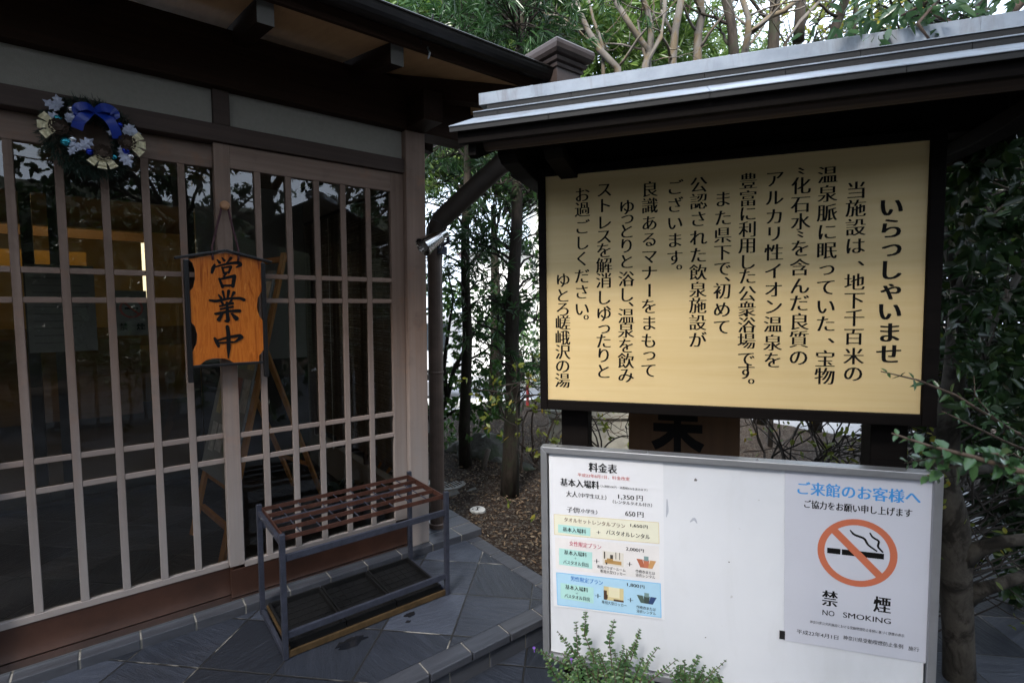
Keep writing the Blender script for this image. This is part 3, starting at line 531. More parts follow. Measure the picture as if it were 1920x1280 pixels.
b=MB(); b.box(-.026,.0,-.012,.045,1.082,1.935); b.box(1.13,1.168,-.012,.045,1.082,1.935); b.box(.0005,1.1295,-.012,.045,1.082,1.117); b.box(.0005,1.1295,-.012,.045,1.908,1.935); Q('frame',b,M['blackwood'],bevel=.003)
for u in (.085,1.075):
    b=MB(); b.box(u-.05,u+.05,.06,.15,-.3,2.13); Q('post',b,M['blackwood'],bevel=.004)
b=MB(); b.box(-.15,1.36,.062,.148,1.938,1.99); b.box(-.12,1.33,.04,.055,1.95,2.10); Q('cross_beam',b,M['blackwood'],bevel=.004)
# eave purlin and brackets
b=MB(); b.tube([(-.155,-.28,1.955),(1.50,-.28,1.955)],.024,12); b.tube([(-.155,.48,1.95),(1.50,.48,1.95)],.024,12); Q('eave_purlin',b,wood('round eave purlin',(.05,.032,.022),(.085,.056,.038),'x'))
for u in (-.06,.085,1.28):
    b=MB(); b.prism([(-.25,1.925),(-.22,1.905),(-.05,1.895),(.05,1.895),(.30,1.905),(.46,1.925),(.46,1.94),(-.25,1.94)],u-.03,u+.03,'x'); Q('bracket',b,M['blackwood'],bevel=.003)
for u in (-.13,1.48):
    b=MB(); b.prism([(-.362,1.90),(-.34,1.895),(.105,2.08),(.55,1.895),(.572,1.90),(.572,1.94),(.105,2.15),(-.362,1.94)],u-.012,u+.012,'x'); Q('barge_board',b,M['blackwood'])
# copper roof in stepped courses; sky sheen painted on tops, shade on noses
t=NT('oxidised copper with sky sheen'); v=t.tc(); n=t.noise(t.tc((2,6,2)),3,6,.65); st=t.noise(t.tc((9,9,2)),1,6,.7,.8)
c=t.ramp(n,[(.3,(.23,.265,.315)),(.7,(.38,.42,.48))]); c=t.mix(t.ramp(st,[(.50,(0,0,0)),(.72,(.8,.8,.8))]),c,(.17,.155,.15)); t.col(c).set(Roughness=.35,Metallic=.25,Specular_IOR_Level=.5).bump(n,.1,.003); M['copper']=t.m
rf=MB()
for sg in (1,-1):
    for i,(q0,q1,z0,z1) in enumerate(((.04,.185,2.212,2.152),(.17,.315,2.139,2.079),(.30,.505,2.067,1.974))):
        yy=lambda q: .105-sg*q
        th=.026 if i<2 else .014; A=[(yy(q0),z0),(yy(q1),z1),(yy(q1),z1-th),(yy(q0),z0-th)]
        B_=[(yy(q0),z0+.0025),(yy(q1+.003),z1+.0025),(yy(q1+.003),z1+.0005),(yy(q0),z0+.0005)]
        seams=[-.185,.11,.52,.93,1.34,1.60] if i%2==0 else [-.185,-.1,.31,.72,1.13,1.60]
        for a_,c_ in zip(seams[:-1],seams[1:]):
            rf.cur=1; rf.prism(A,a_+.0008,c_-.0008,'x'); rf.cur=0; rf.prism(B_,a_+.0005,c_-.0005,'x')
M['roofcu_shade']=plain('copper with painted shade',(.010,.010,.011),.6,.1,var=.2,scale=5); Q('roof',rf,[M['copper'],M['roofcu_shade']])
b=MB(); b.prism([(-.375,1.945),(.105,2.155),(.585,1.945),(.585,1.962),(.105,2.172),(-.375,1.962)],-.15,1.54,'x'); b.box(-.165,1.56,-.384,-.366,1.930,1.976); b.box(-.165,1.56,.576,.594,1.93,1.976); Q('roof_board',b,M['blackwood'])
b=MB()
for a_,c_ in zip([-.262,-.06,.27,.60,.93,1.26],[-.061,.269,.599,.929,1.259,1.55]): b.prism([(.045,2.205),(.045,2.246),(.055,2.251),(.105,2.262),(.155,2.251),(.165,2.246),(.165,2.205)],a_,c_,'x')
for x in (-.06,.27,.60,.93,1.26): b.prism([(.0435,2.205),(.0435,2.247),(.055,2.2525),(.105,2.2635),(.155,2.2525),(.1665,2.247),(.1665,2.205)],x-.004,x+.003,'x')
Q('ridge_cap',b,M['copper'])
# ================================================================ whiteboard with its two sheets
WBd=thing('whiteboard','aluminium framed white board standing under the roofed notice board','whiteboard',(.59,-.03,.15),'P')
t=NT('white enamel'); v=t.tc(); n=t.noise(v,2,5); sp=t.ramp(t.noise(v,38,3,.5),[(.735,(0,0,0)),(.76,(1,1,1))]); c=t.mix(t.math('MULTIPLY',sp,.5),t.mix(t.ramp(t.noise(t.tc((1,1,.35)),5,6,.65,.5),[(.5,(0,0,0)),(.75,(.5,.5,.5))]),t.ramp(n,[(.3,(.64,.65,.69)),(.7,(.70,.71,.745))]),(.56,.565,.58)),(.35,.33,.32)); t.col(c).set(Roughness=.28); M['white']=t.m
b=MB(); b.box(.018,1.16,-.03,-.012,.178,.918); wp=part('panel',b,M['white'],WBd)
b=MB()
for (u,z,r) in ((.515,.865,.005),(.62,.60,.0025),(.55,.33,.0022)):
    b=MB(); b.add([(u+math.cos(k)*r*(.7+.6*random.random()),-.0304,z+math.sin(k)*r*(.7+.6*random.random())) for k in [i*math.pi/4 for i in range(8)]],[tuple(range(8))]); part('speck',b,bpy.data.materials.get('grey speck') or plain('grey speck',(.14,.13,.13),.6),wp)
for st in ([(.50,.722,.004),(.512,.735,.010),(.52,.72,.003)],[(.425,.79,.003),(.4265,.75,.009),(.423,.73,.003)]):
    b=MB(); ribbon(b,st,-.0304); part('scuff',b,bpy.data.materials.get('grey scuff') or plain('grey scuff',(.42,.44,.50),.6),wp)
b=MB(); F_=.023
b.prism([(-.010,.15),(1.187,.15),(1.187-F_,.15+F_),(-.010+F_,.15+F_)],-.045,.0,'y'); b.prism([(-.010,.945),(-.010+F_,.945-F_),(1.187-F_,.945-F_),(1.187,.945)],-.045,.0,'y')
b.prism([(-.010,.1508),(-.010+F_,.1508+F_),(-.010+F_,.9442-F_),(-.010,.9442)],-.0445,.0,'y'); b.prism([(1.187,.1508),(1.187,.9442),(1.187-F_,.9442-F_),(1.187-F_,.1508+F_)],-.0445,.0,'y')
part('frame',b,M['alu'],WBd,bevel=.0025)
for u in (.05,.36,.70):
    b=MB(); b.lathe([(.004,0),(.004,.003),(.0015,.004)],(u,-.03,.945),10); part('screw',b,M['chrome'],WBd)
for u in (.16,1.0):
    b=MB(); b.box(u-.02,u+.02,-.012,.012,-.115,.17); part('leg',b,M['black'],WBd)
def card(name,label,cat,corners,y,mat):
    """a thin sheet with slightly wavy surface; corners TL TR BR BL in (u,v)"""
    cx=sum(c[0] for c in corners)/4; cz=min(c[1] for c in corners)
    b=MB(); n=10; V=[]
    for k in (0,1):
        for j in range(n+1):
            for i in range(n+1):
                s,t_=i/n,j/n; p=[(corners[0][m]*(1-s)+corners[1][m]*s)*(1-t_)+(corners[3][m]*(1-s)+corners[2][m]*s)*t_ for m in (0,1)]
                V.append((p[0],y-(0 if k else .0009),p[1]))
    m=(n+1)**2; F=[]
    for j in range(n):
        for i in range(n): a=j*(n+1)+i; F.append((a+n+1,a+n+2,a+1,a)); F.append((m+a,m+a+1,m+a+n+2,m+a+n+1))
    for i in range(n):
        F.append((i,i+1,m+i+1,m+i)); a=n*(n+1)+i; F.append((a+1,a,m+a,m+a+1)); a=i*(n+1); F.append((a+n+1,a,m+a,m+a+n+1)); a+=n; F.append((a,a+n+1,m+a+n+1,m+a))
    b.add(V,F); o=part(name,b,mat,fr='P',loc=(cx,y,cz)); return tag(o,label,cat)
def paper(name,c,rough=.3): return plain(name,c,rough,var=.03,scale=3,bump=.08)
def rect(b,p,y): b.add([(p[0][0],y,p[1][1]),(p[1][0],y,p[1][1]),(p[1][0],y,p[0][1]),(p[0][0],y,p[0][1])],[(0,1,2,3)])
def outline(b,q,y,w_):
    for a,c in zip(q,q[1:]+q[:1]): ribbon(b,[(*a,w_),(*c,w_)],y,1)
Y0=-.0312
ps=card('price_sheet','laminated price list with blue and yellow boxes on the left of the white board','price list',[(.018,.909),(.412,.922),(.418,.368),(.030,.353)],Y0,paper('laminated paper',(.72,.72,.75)))
ys_=Y0-.0011
def sheetpart(name,fn,c,y,par,rough=.4):
    b=MB(); fn(b,y); return part(name,b,plain(name+' print',c,rough,var=.04,bump=0),par)
sheetpart('plan_box',lambda b,y:b.add([(.036,y,.623),(.400,y,.635),(.398,y,.708),(.035,y,.697)],[(0,1,2,3)]),(.74,.72,.58),ys_,ps)
sheetpart('box_border',lambda b,y:outline(b,[(.036,.623),(.400,.635),(.398,.708),(.035,.697)],y,.0016),(.66,.52,.25),ys_-.0001,ps)
sheetpart('plan_box',lambda b,y:b.add([(.040,y,.495),(.402,y,.508),(.400,y,.626),(.037,y,.612)],[(0,1,2,3)]),(.73,.70,.69),ys_,ps)
sheetpart('plan_box',lambda b,y:b.add([(.045,y,.361),(.407,y,.376),(.404,y,.495),(.042,y,.481)],[(0,1,2,3)]),(.40,.62,.78),ys_-.0001,ps)
sheetpart('box_border',lambda b,y:outline(b,[(.045,.361),(.407,.376),(.404,.495),(.042,.481)],y,.0028),(.22,.50,.78),ys_-.0002,ps)
for q in ([(.05,.662),(.166,.632)],[(.052,.574),(.172,.513)],[(.056,.445),(.176,.387)]):
    sheetpart('label_box',lambda b,y:rect(b,q,y),(.42,.68,.64),ys_-.0003,ps)
# little printed pictures: furnished room, locker wall, two fans of clothes
def picture(kind,q):
    (x0,z1),(x1,z0)=q; y=ys_-.0004; W_,H_=x1-x0,z1-z0
    def bx(b,a,c,d,e,k=0): rect(b,[(x0+a*W_,z0+e*H_),(x0+c*W_,z0+d*H_)],y-.0001*k)
    if kind=='room':
        sheetpart('picture',lambda b,y_:bx(b,0,1,0,1),(.66,.62,.55),y,ps)
        sheetpart('picture_detail',lambda b,y_:[bx(b,.1,.9,.12,.38,1),bx(b,.2,.5,.3,.5,1)],(.45,.27,.10),y,ps)
        sheetpart('picture_detail',lambda b,y_:[bx(b,.36,.5,.5,.78,2),bx(b,.06,.12,.45,.95,2),bx(b,.62,.65,.5,1,2),bx(b,.8,.83,.5,1,2),bx(b,.15,.22,.05,.2,2)],(.06,.05,.04),y,ps)
    elif kind=='locker':
        sheetpart('picture',lambda b,y_:bx(b,0,1,0,1),(.62,.52,.28),y,ps)
        sheetpart('picture_detail',lambda b,y_:[bx(b,.25,.8,.25,1,1)],(.72,.66,.46),y,ps)
        sheetpart('picture_detail',lambda b,y_:[bx(b,0,.16,0,.7,2),bx(b,.5,1,0,.14,2),bx(b,.1,.2,.1,.4,2)],(.09,.05,.03),y,ps)
    else:
        pal=[(.42,.13,.07),(.50,.16,.09),(.55,.30,.12),(.20,.30,.30)] if kind=='red' else [(.08,.12,.10),(.05,.07,.06),(.03,.06,.16),(.18,.28,.27)]
        for i,cc in enumerate(pal[:3]):
            a=.06+.28*i; lean=(i-1)*.08
            sheetpart('picture_detail',lambda b,y_:b.add([(x0+(a+.05-lean)*W_,y-.0001*i,z0+.05*H_),(x0+(a+.28-lean)*W_,y-.0001*i,z0+.05*H_),(x0+(a+.32+lean)*W_,y-.0001*i,z0+.68*H_),(x0+(a+lean)*W_,y-.0001*i,z0+.68*H_)],[(0,1,2,3)]),cc,y,ps)
        sheetpart('picture_detail',lambda b,y_:bx(b,.38,.62,.6,.95,4),pal[3],y,ps)
picture('room',[(.209,.585),(.281,.535)]); picture('red',[(.326,.587),(.389,.541)]); picture('locker',[(.212,.457),(.281,.408)]); picture('green',[(.327,.457),(.391,.415)])
groups={}
for i,(tx,u0,u1,v_,h) in enumerate(T6):
    key='black'
    if '平成' in tx: key='red'
    elif tx.startswith('タオルセ'): key='brown'
    elif tx.startswith('女性'): key='pink'
    elif tx.startswith('男性'): key='blue'
    b=groups.setdefault(key,MB()); put_line(b,tx,u0,u1,ys_-.0012,v_,h,'ming_bold' if h>.022 else 'ming' if h>.012 else 'fine')
for key,c in dict(black=(.012,.012,.014),red=(.50,.10,.09),brown=(.22,.15,.11),pink=(.55,.13,.18),blue=(.05,.20,.55)).items():
    part('lettering',groups[key],plain('printed '+key,c,.5,var=.05,bump=0),ps)
po=card('no_smoking_poster','no smoking poster in a clear sleeve at the right end of the white board','poster',[(.779,.919),(1.170,.921),(1.181,.366),(.785,.366)],Y0,paper('rippled poster paper',(.55,.555,.62),.22))
pm=bpy.data.materials['rippled poster paper']; 
yp=Y0-.0011
b=MB(); b2=MB()
for i,(tx,u0,u1,v_,h) in enumerate(T7):
    bb=b2 if i==0 else b; put_line(bb,tx,u0,u1,yp,v_,h,'goth_bold' if h>.023 else 'goth')
part('lettering',b,M['ink'],po); part('lettering',b2,plain('printed sky blue',(.04,.26,.62),.5,var=.04,bump=0),po)
b=MB(); n=48; cu,cv,r0,r1=.979,.680,.0865,.1055; V=[]
for r in (r0,r1): V+=[(cu+r*math.cos(2*math.pi*k/n),yp-.0004,cv+r*math.sin(2*math.pi*k/n)) for k in range(n)]
b.add(V,[(k,n+k,n+(k+1)%n,(k+1)%n) for k in range(n)])
ribbon(b,[(.9145,.7465,.0215),(1.0435,.6135,.0215)],yp-.0003,1)
part('prohibition_ring',b,plain('printed orange red',(.52,.14,.07),.5,var=.04,bump=0),po)
b=MB(); rect(b,[(.900,.6868),(.936,.6692)],yp-.0001); rect(b,[(.9395,.6868),(1.050,.6692)],yp-.0001)
for s_ in ([(.9608,.7483,.004),(.9701,.7362,.007),(.9986,.7281,.007),(1.0072,.7089,.006),(1.0307,.6929,.005)],[(1.0122,.7462,.004),(1.0189,.734,.006),(1.0369,.7244,.006),(1.0326,.7066,.006),(1.0459,.6921,.005)]): ribbon(b,s_,yp-.0001)
part('cigarette_symbol',b,M['ink'],po)
b=MB(); b.box(.772,.788,Y0-.0016,Y0-.0010,.369,.397); part('tape',b,M['black'],po)
# wooden standing sign behind the board, only the foot of its character shows
ST=thing('standing_sign','dark wooden sign with bold black lettering half hidden behind the notice board','sign',(.45,.42,-.03),'N')
b=MB(); b.box(.25,.685,.40,.44,.05,1.32); part('board',b,wood('shaded brown sign board',(.075,.036,.014),(.12,.06,.026),'z',grain=30),ST,bevel=.004)
b=MB(); 
V_,F_g=glyph('業',.02)
gx0,gx1=min(p[0] for p in V_),max(p[0] for p in V_); gy0,gy1=min(p[1] for p in V_),max(p[1] for p in V_)
for k,d in enumerate((-.012,0,.012)): b.add([(.345+(p[0]-gx0+d)/(gx1-gx0)*.205,.3985-.0001*k,.845+(p[1]-gy0)/(gy1-gy0)*.33) for p in V_],F_g)
part('lettering',b,M['ink'],ST)
b=MB(); b.box(.28,.34,.37,.47,-.05,.049); b.box(.60,.66,.37,.47,-.05,.049); part('foot',b,M['blackwood'],ST)
SPB_W=(-0.36, 2.84, 1.8388); SPM_W=(-0.5093, 2.7, 1.7157)
# ================================================================ umbrella stand in front of the doors
def rackF(): return (-1.0844,-.5234,0)
RK=thing('umbrella_stand','steel umbrella stand with brown slatted top and black drip trays outside the sliding doors','umbrella stand',(-.70,-.325,0),'F')
x0,x1,y0,y1,H_=-1.0844,-.3194,-.5234,-.1274,.515
for x in (x0,x1):
    for y in (y0,y1):
        b=MB(); b.box(x-.011,x+.011,y-.011,y+.011,.002,H_+.012); part('leg',b,M['steel'],RK,bevel=.002)
for x in (x0,x1):
    for z in (.016,.49):
        b=MB(); b.box(x-.008,x+.008,y0+.0115,y1-.0115,z-.011,z+.011); part('end_rail',b,M['steel'],RK,bevel=.0015)
    for y in (y0+.09,y1-.09):
        b=MB(); s=-1 if x==x0 else 1; b.lathe([(.006,0),(.006,.003),(.002,.005)],(x+s*.0085,y,.49),8,(s,0,0)); part('bolt',b,M['chrome'],RK)
for y in (y0,y1):
    for z in (.425,.10):
        if y==y1 and z<.2: continue
        b=MB(); b.box(x0+.0115,x1-.0115,y-.007,y+.007,z-.014,z+.014); part('long_rail',b,M['steel'],RK,bevel=.0015)
b=MB()
n=5
for i in range(n):
    y=y0+.012+(y1-y0-.024)*i/(n-1); b.box(x0+.014,x1-.014,y-.002,y+.002,.493,.513)
b.box(x0+.010,x0+.0138,y0+.0095,y1-.0095,.487,.513); b.box(x1-.0138,x1-.010,y0+.0095,y1-.0095,.487,.513)
part('slat',b,M['rack_red'],RK,bevel=.001)
b=MB()
for k in range(1,9):
    x=x0+(x1-x0)*k/9
    b.tube([(x,y0+.012,.498),(x,y1-.012,.498)],.0028,6)
part('cross_rod',b,M['steel'],RK)
for k in range(3):
    a=x0+.022+k*.2415; c=a+.2365; p,q=y0+.018,y1-.018
    b=MB(); b.box(a,c,p,q,.020,.026); b.box(a,c,p,p+.010,.0262,.052); b.box(a,c,q-.010,q,.0262,.052); b.box(a,a+.010,p+.0102,q-.0102,.0262,.052); b.box(c-.010,c,p+.0102,q-.0102,.0262,.052)
    for i in range(1,6):
        x=a+.01+(c-a-.02)*i/6; b.box(x-.0015,x+.0015,p+.0102,q-.0102,.0262,.0300)
    for i in range(1,7):
        y=p+.01+(q-p-.02)*i/7; b.box(a+.0102,c-.0102,y-.0015,y+.0015,.0262,.0296)
    part('drip_tray',b,M['tray'],RK,bevel=.0015)
b=MB(); b.box(x0+.0115,x1-.0115,y0-.006,y0+.006,.004,.030); b.box(x0+.014,x0+.022,y0+.0115,y1-.0115,.026,.040); part('brass_strip',b,M['brass'],RK,bevel=.001)
# leaf litter and wet marks beside the stand
M['wet']=plain('wet stone',(.008,.009,.012),.12,var=.1,bump=.05)
def blotch(name,label,c,r,seed):
    rr=random.Random(seed); b=MB(); n=22; b.add([(c[0]+math.cos(2*math.pi*k/n)*r[0]*rr.uniform(.55,1.15),c[1]+math.sin(2*math.pi*k/n)*r[1]*rr.uniform(.55,1.15),.0012) for k in range(n)],[tuple(range(n))])
    o=part(name,b,M['wet'],fr='F',loc=(*c,0)); tag(o,kind='structure')
blotch('wet_patch','',(-.83,-.585),(.075,.036),3); blotch('wet_patch','',(-.545,-.56),(.03,.02),5); blotch('wet_patch','',(-.575,-.605),(.014,.010),6)
# ================================================================ hanging OPEN sign
HS=thing('hanging_sign','orange wooden plaque with brushed black characters hanging by a cord on the doors','sign',(-1.17,-.06,1.4),'F')
t=NT('varnished cedar plaque'); v=t.tc((1,1,.16)); wv=t.N('ShaderNodeTexWave',wave_type='BANDS',bands_direction='X'); wv.inputs['Scale'].default_value=19; wv.inputs['Distortion'].default_value=14; wv.inputs['Detail'].default_value=4; wv.inputs['Detail Scale'].default_value=.7; t.L(t.tc((1,1,.32)),wv.inputs['Vector'])
gn=t.noise(t.tc((34,1,3.2)),1.25,5,.62,1.1)
c=t.ramp(gn,[(.34,(.20,.040,.006)),(.44,(.36,.092,.012)),(.52,(.47,.135,.019)),(.58,(.34,.085,.011)),(.70,(.52,.165,.026))]); c=t.mix(t.ramp(t.noise(t.tc(),7,4),[(.5,(0,0,0)),(.8,(.6,.6,.6))]),c,(.36,.085,.014)); t.col(c).set(Roughness=.24).bump(gn,.15,.002); M['plaque']=t.m
b=MB(); b.prism(BO,-.0605,-.042,'y'); pq=part('plaque',b,M['plaque'],HS)
b=MB()
for i,st in enumerate(KAI): ribbon(b,[(p[0],p[1],p[2]*1.2+.0012) for p in st],-.0612-.00008*i)
part('lettering',b,M['ink'],pq)
for x in (-1.322,-1.0165):
    b=MB(); b.box(x-.010,x+.010,-.066,-.042,1.108,1.642); part('side_pole',b,M['black'],HS,bevel=.003)
b=MB(); b.box(-1.311,-1.0275,-.064,-.046,1.172,1.184); part('bottom_bar',b,M['black'],HS,bevel=.002)
b=MB(); b.obox((-1.362,-.056,1.646),(-1.17,-.056,1.689),.034,.010); b.obox((-1.17,-.056,1.690),(-.978,-.056,1.646),.034,.010); part('roof_bar',b,M['black'],HS,bevel=.002)
M['knob']=wood('turned wooden knob',(.30,.15,.075),(.46,.25,.13),'y',grain=40)
for s in (-1,1):
    b=MB(); b.tube([(-1.16+s*.012,-.03,1.885),(-1.165+s*.03,-.045,1.80),(-1.17+s*.052,-.064,1.70),(-1.17+s*.052,-.066,1.66),(-1.17+s*.050,-.062,1.645)],.0048,7); part('cord',b,M['cord'],HS,smooth=True)
kb=MB(); kb.lathe([(.008,0),(.008,.016),(.016,.020),(.021,.030),(.020,.040),(.012,.046)],(-1.16,-.001,1.892),18,(0,-1,0)); tag(part('door_knob',kb,M['knob'],fr='F',loc=(-1.16,-.001,1.892),smooth=True),'round wooden peg on the door stile above the hanging plaque','peg')
# ================================================================ Christmas wreath
WR=thing('christmas_wreath','evergreen wreath with a blue bow and silver holly leaves above the left door','wreath',(-1.615,-.05,2.125),'F')
wc=Vector((-1.618,-.035,2.098)); wr=.110
def leafset(P0,D,L,W,fold=.25,droop=.1,upv=None,rg=rng):
    """six-vertex folded leaves: P0, D arrays (n,3)"""
    n=len(P0); D=D/np.maximum(np.linalg.norm(D,axis=1,keepdims=True),1e-6)
    r=rg.normal(size=(n,3)) if upv is None else np.asarray(upv)+rg.normal(size=(n,3))*.35
    s=np.cross(D,r); s/=np.maximum(np.linalg.norm(s,axis=1,keepdims=True),1e-6); nn=np.cross(s,D)
    L=np.broadcast_to(L,(n,))[:,None]; W=np.broadcast_to(W,(n,))[:,None]
    f=W*fold*.5; z=np.array([0,0,-1.])
    a=P0; m1=P0+D*L*.32; m2=P0+D*L*.68+z*L*droop*.5; tip=P0+D*L+z*L*droop
    V=np.stack([a,m1+s*W*.5+nn*f,m2+s*W*.42+nn*f,tip,m2-s*W*.42+nn*f,m1-s*W*.5+nn*f],1).reshape(-1,3)
    b_=np.arange(n)[:,None]*6
    F=np.concatenate([b_+np.array([[0,1,2,3]]),b_+np.array([[0,3,4,5]])],1).reshape(-1,4)
    return V,F
def join(parts_):
    Vs,Fs=[],[];o=0
    for V,F in parts_: Vs.append(V); Fs.append(F+o); o+=len(V)
    return np.concatenate(Vs),np.concatenate(Fs)
n=5200; a=rng.uniform(0,2*np.pi,n); rr=.031*np.sqrt(rng.uniform(0,1,n)); ph=rng.uniform(0,2*np.pi,n)
er=np.stack([np.cos(a),np.zeros(n),np.sin(a)],1); P0=np.array(wc)+er*(wr+rr*np.cos(ph))[:,None]; P0[:,1]+=rr*np.sin(ph)*.8
D=er*np.cos(ph)[:,None]; D[:,1]+=np.sin(ph); D+=rng.normal(size=(n,3))*.45+np.stack([-np.sin(a),0*a,np.cos(a)],1)*.5
M['fir']=leafmat('dark fir needle',(.008,.016,.012),(.018,.042,.026),.55,.1)
Vv,Ff=leafset(P0,D,rng.uniform(.022,.042,n),.0022); npmesh('evergreen_ring',Vv,Ff,M['fir'],WR)
def onw(deg,r=wr,y=-.045): a=R(deg); return Vector((wc.x+math.cos(a)*r,wc.y+y,wc.z+math.sin(a)*r))
M['bauble_b']=plain('blue bauble',(.012,.035,.38),.14,.75,var=.05,bump=0); M['bauble_t']=plain('teal bauble',(.04,.32,.40),.14,.75,var=.05,bump=0); M['bauble_s']=plain('silver bauble',(.62,.62,.66),.14,.9,var=.05,bump=0)
def pix(x,y):  # place on the wreath front: offsets in metres from its centre
    return Vector((wc.x+x,wc.y-.05,wc.z+y))
# wreath picture coordinates (zoom px, centre 700,620, about 2000 px per metre)
def wp_(px,py): return pix((px-690)/2620,(628-py)/2620)
for k,px,py,r in (('s',558,408,.0125),('b',596,455,.011),('t',448,524,.013),('b',930,483,.0125),('t',498,735,.016),('s',552,700,.014),('b',682,800,.014),('t',868,815,.0115),('b',970,735,.014),('s',1012,785,.012),('t',1010,610,.009)):
    b=MB(); c_=wp_(px,py); prof=[(r*math.sin(math.pi*i/10)+1e-4,-r*math.cos(math.pi*i/10)) for i in range(11)]; b.lathe(prof,c_,14,(0,-1,.2)); part('bauble',b,M['bauble_'+k],WR,smooth=True)
M['holly']=plain('silver holly',(.36,.38,.47),.4,.35,var=.12,scale=60,bump=.3)
def holly(px,py,ang,L=.075):
    c_=wp_(px,py); b=MB(); a=R(ang); d=Vector((math.cos(a),-.12,math.sin(a))); s=Vector((-math.sin(a),-.1,math.cos(a)))
    pts=[(0,.0)]; half=[(.08,.10),(.18,.30),(.26,.16),(.42,.38),(.52,.19),(.70,.30),(.78,.11),(1,0)]
    up=[c_+d*(x*L)+s*(y*L)-Vector((0,.006*y,0)) for x,y in half]; dn=[c_+d*(x*L)-s*(y*L)-Vector((0,.006*y,0)) for x,y in half]
    mid=[c_+d*(x*L)+Vector((0,-.006*math.sin(math.pi*x),0)) for x,_ in half]; st=c_
    vs=[st]+mid+up+dn; k=len(half); fs=[(0,1,1+k),(0,1+2*k,1)]
    for i in range(k-1): fs+=[(1+i,2+i,2+k+i,1+k+i),(1+i,1+2*k+i,2+2*k+i,2+i)]
    b.add(vs,fs); part('holly_leaf',b,M['holly'],WR)
for h in ((470,440,150,.055),(470,420,100,.05),(455,480,215,.05),(520,545,65,.045),(500,470,-20,.04),(945,540,0,.065),(930,590,170,.045),(960,545,40,.05),(600,780,45,.062),(620,790,150,.05),(560,760,250,.042),(930,760,-60,.065),(950,800,100,.045)): holly(*h)
M['bow']=plain('royal blue ribbon',(.005,.026,.24),.32,0,var=.15,scale=20,bump=.1)
def strip(pts,wd,nm='bow'):
    b=MB(); wd=list(wd); P4=[pts[0]]+list(pts)+[pts[-1]]; W4=[wd[0]]+wd+[wd[-1]]; pts2=[];wd2=[]
    for i in range(1,len(P4)-2):
        for k in range(6):
            t_=k/6; h=[.5*(-t_**3+2*t_**2-t_),.5*(3*t_**3-5*t_**2+2),.5*(-3*t_**3+4*t_**2+t_),.5*(t_**3-t_**2)]
            pts2.append(tuple(sum(h[m]*P4[i-1+m][j] for m in range(4)) for j in range(3))); wd2.append(sum(h[m]*W4[i-1+m] for m in range(4)))
    pts2.append(pts[-1]); wd2.append(wd[-1]); wd=wd2; pts=[wp_(*p[:2])+Vector((0,-p[2],0)) for p in pts2]; V=[]
    for i,p in enumerate(pts):
        d=(pts[min(i+1,len(pts)-1)]-pts[max(i-1,0)]).normalized(); s=d.cross(Vector((0,-1,.25))).normalized(); w_=(wd[i] if hasattr(wd,'__len__') else wd)*1.0
        V+=[p+s*w_/2,p-s*w_/2]
    b.add(V,[(2*i,2*i+1,2*i+3,2*i+2) for i in range(len(pts)-1)]); o=part(nm,b,M['bow'],WR); m=o.modifiers.new('solid','SOLIDIFY'); m.thickness=.0012
strip([(735,395,.01),(680,380,.035),(610,400,.03),(605,430,.012),(660,430,.02),(735,400,.012)],[.02,.03,.032,.03,.026,.018])
strip([(735,395,.01),(800,365,.035),(870,370,.03),(890,405,.012),(820,410,.02),(735,400,.012)],[.02,.034,.036,.034,.026,.018])
strip([(715,405,.012),(660,470,.03),(610,540,.026),(590,600,.014)],[.018,.034,.036,.036]); strip([(755,405,.012),(845,470,.03),(890,550,.026),(908,632,.014)],[.018,.032,.034,.032])
M['cone']=plain('pine cone',(.045,.026,.016),.7,var=.3,scale=60,bump=.4); M['cream_r']=plain('cream ribbon',(.62,.55,.36),.6,var=.2,scale=90,bump=.2)
for px,py,tw in ((455,610,180),(985,660,0),(785,800,-95)):
    c_=wp_(px,py)+Vector((0,-.012,0)); b=MB()
    for k in range(46):
        t_=k/46; rr_=.024*math.sin(math.pi*(.15+.75*t_)); a=k*2.4; p=c_+Vector((math.cos(a)*rr_,-.020*t_+.005,math.sin(a)*rr_)); q=p+Vector((math.cos(a)*.007,-.008,math.sin(a)*.007)); s=Vector((-math.sin(a),0,math.cos(a)))*.005
        b.add([p-s,p+s,q+s*.7,q-s*.7],[(0,1,2,3)])
    b.lathe([(.001,0),(.016,.004),(.014,.016),(.002,.022)],c_+Vector((0,.006,0)),10,(0,-1,0)); part('pine_cone',b,M['cone'],WR)
    for da in (-38,0,38):
        a=R(tw+da); d=Vector((math.cos(a),0,math.sin(a))); s=Vector((-math.sin(a),0,math.cos(a))); V=[]
        for i in range(7):
            u=i/6; V+=[c_+d*(.018+.042*u)+s*w_*(.008+.007*u)+Vector((0,-.004-.005*math.sin(i*2.0+ (1 if w_>0 else 0)),0)) for w_ in (-1,-.33,.33,1)]
        b=MB(); b.add(V,[(4*i+j,4*i+j+1,4*i+j+5,4*i+j+4) for i in range(6) for j in range(3)]); part('ribbon_loop',b,M['cream_r'],WR)
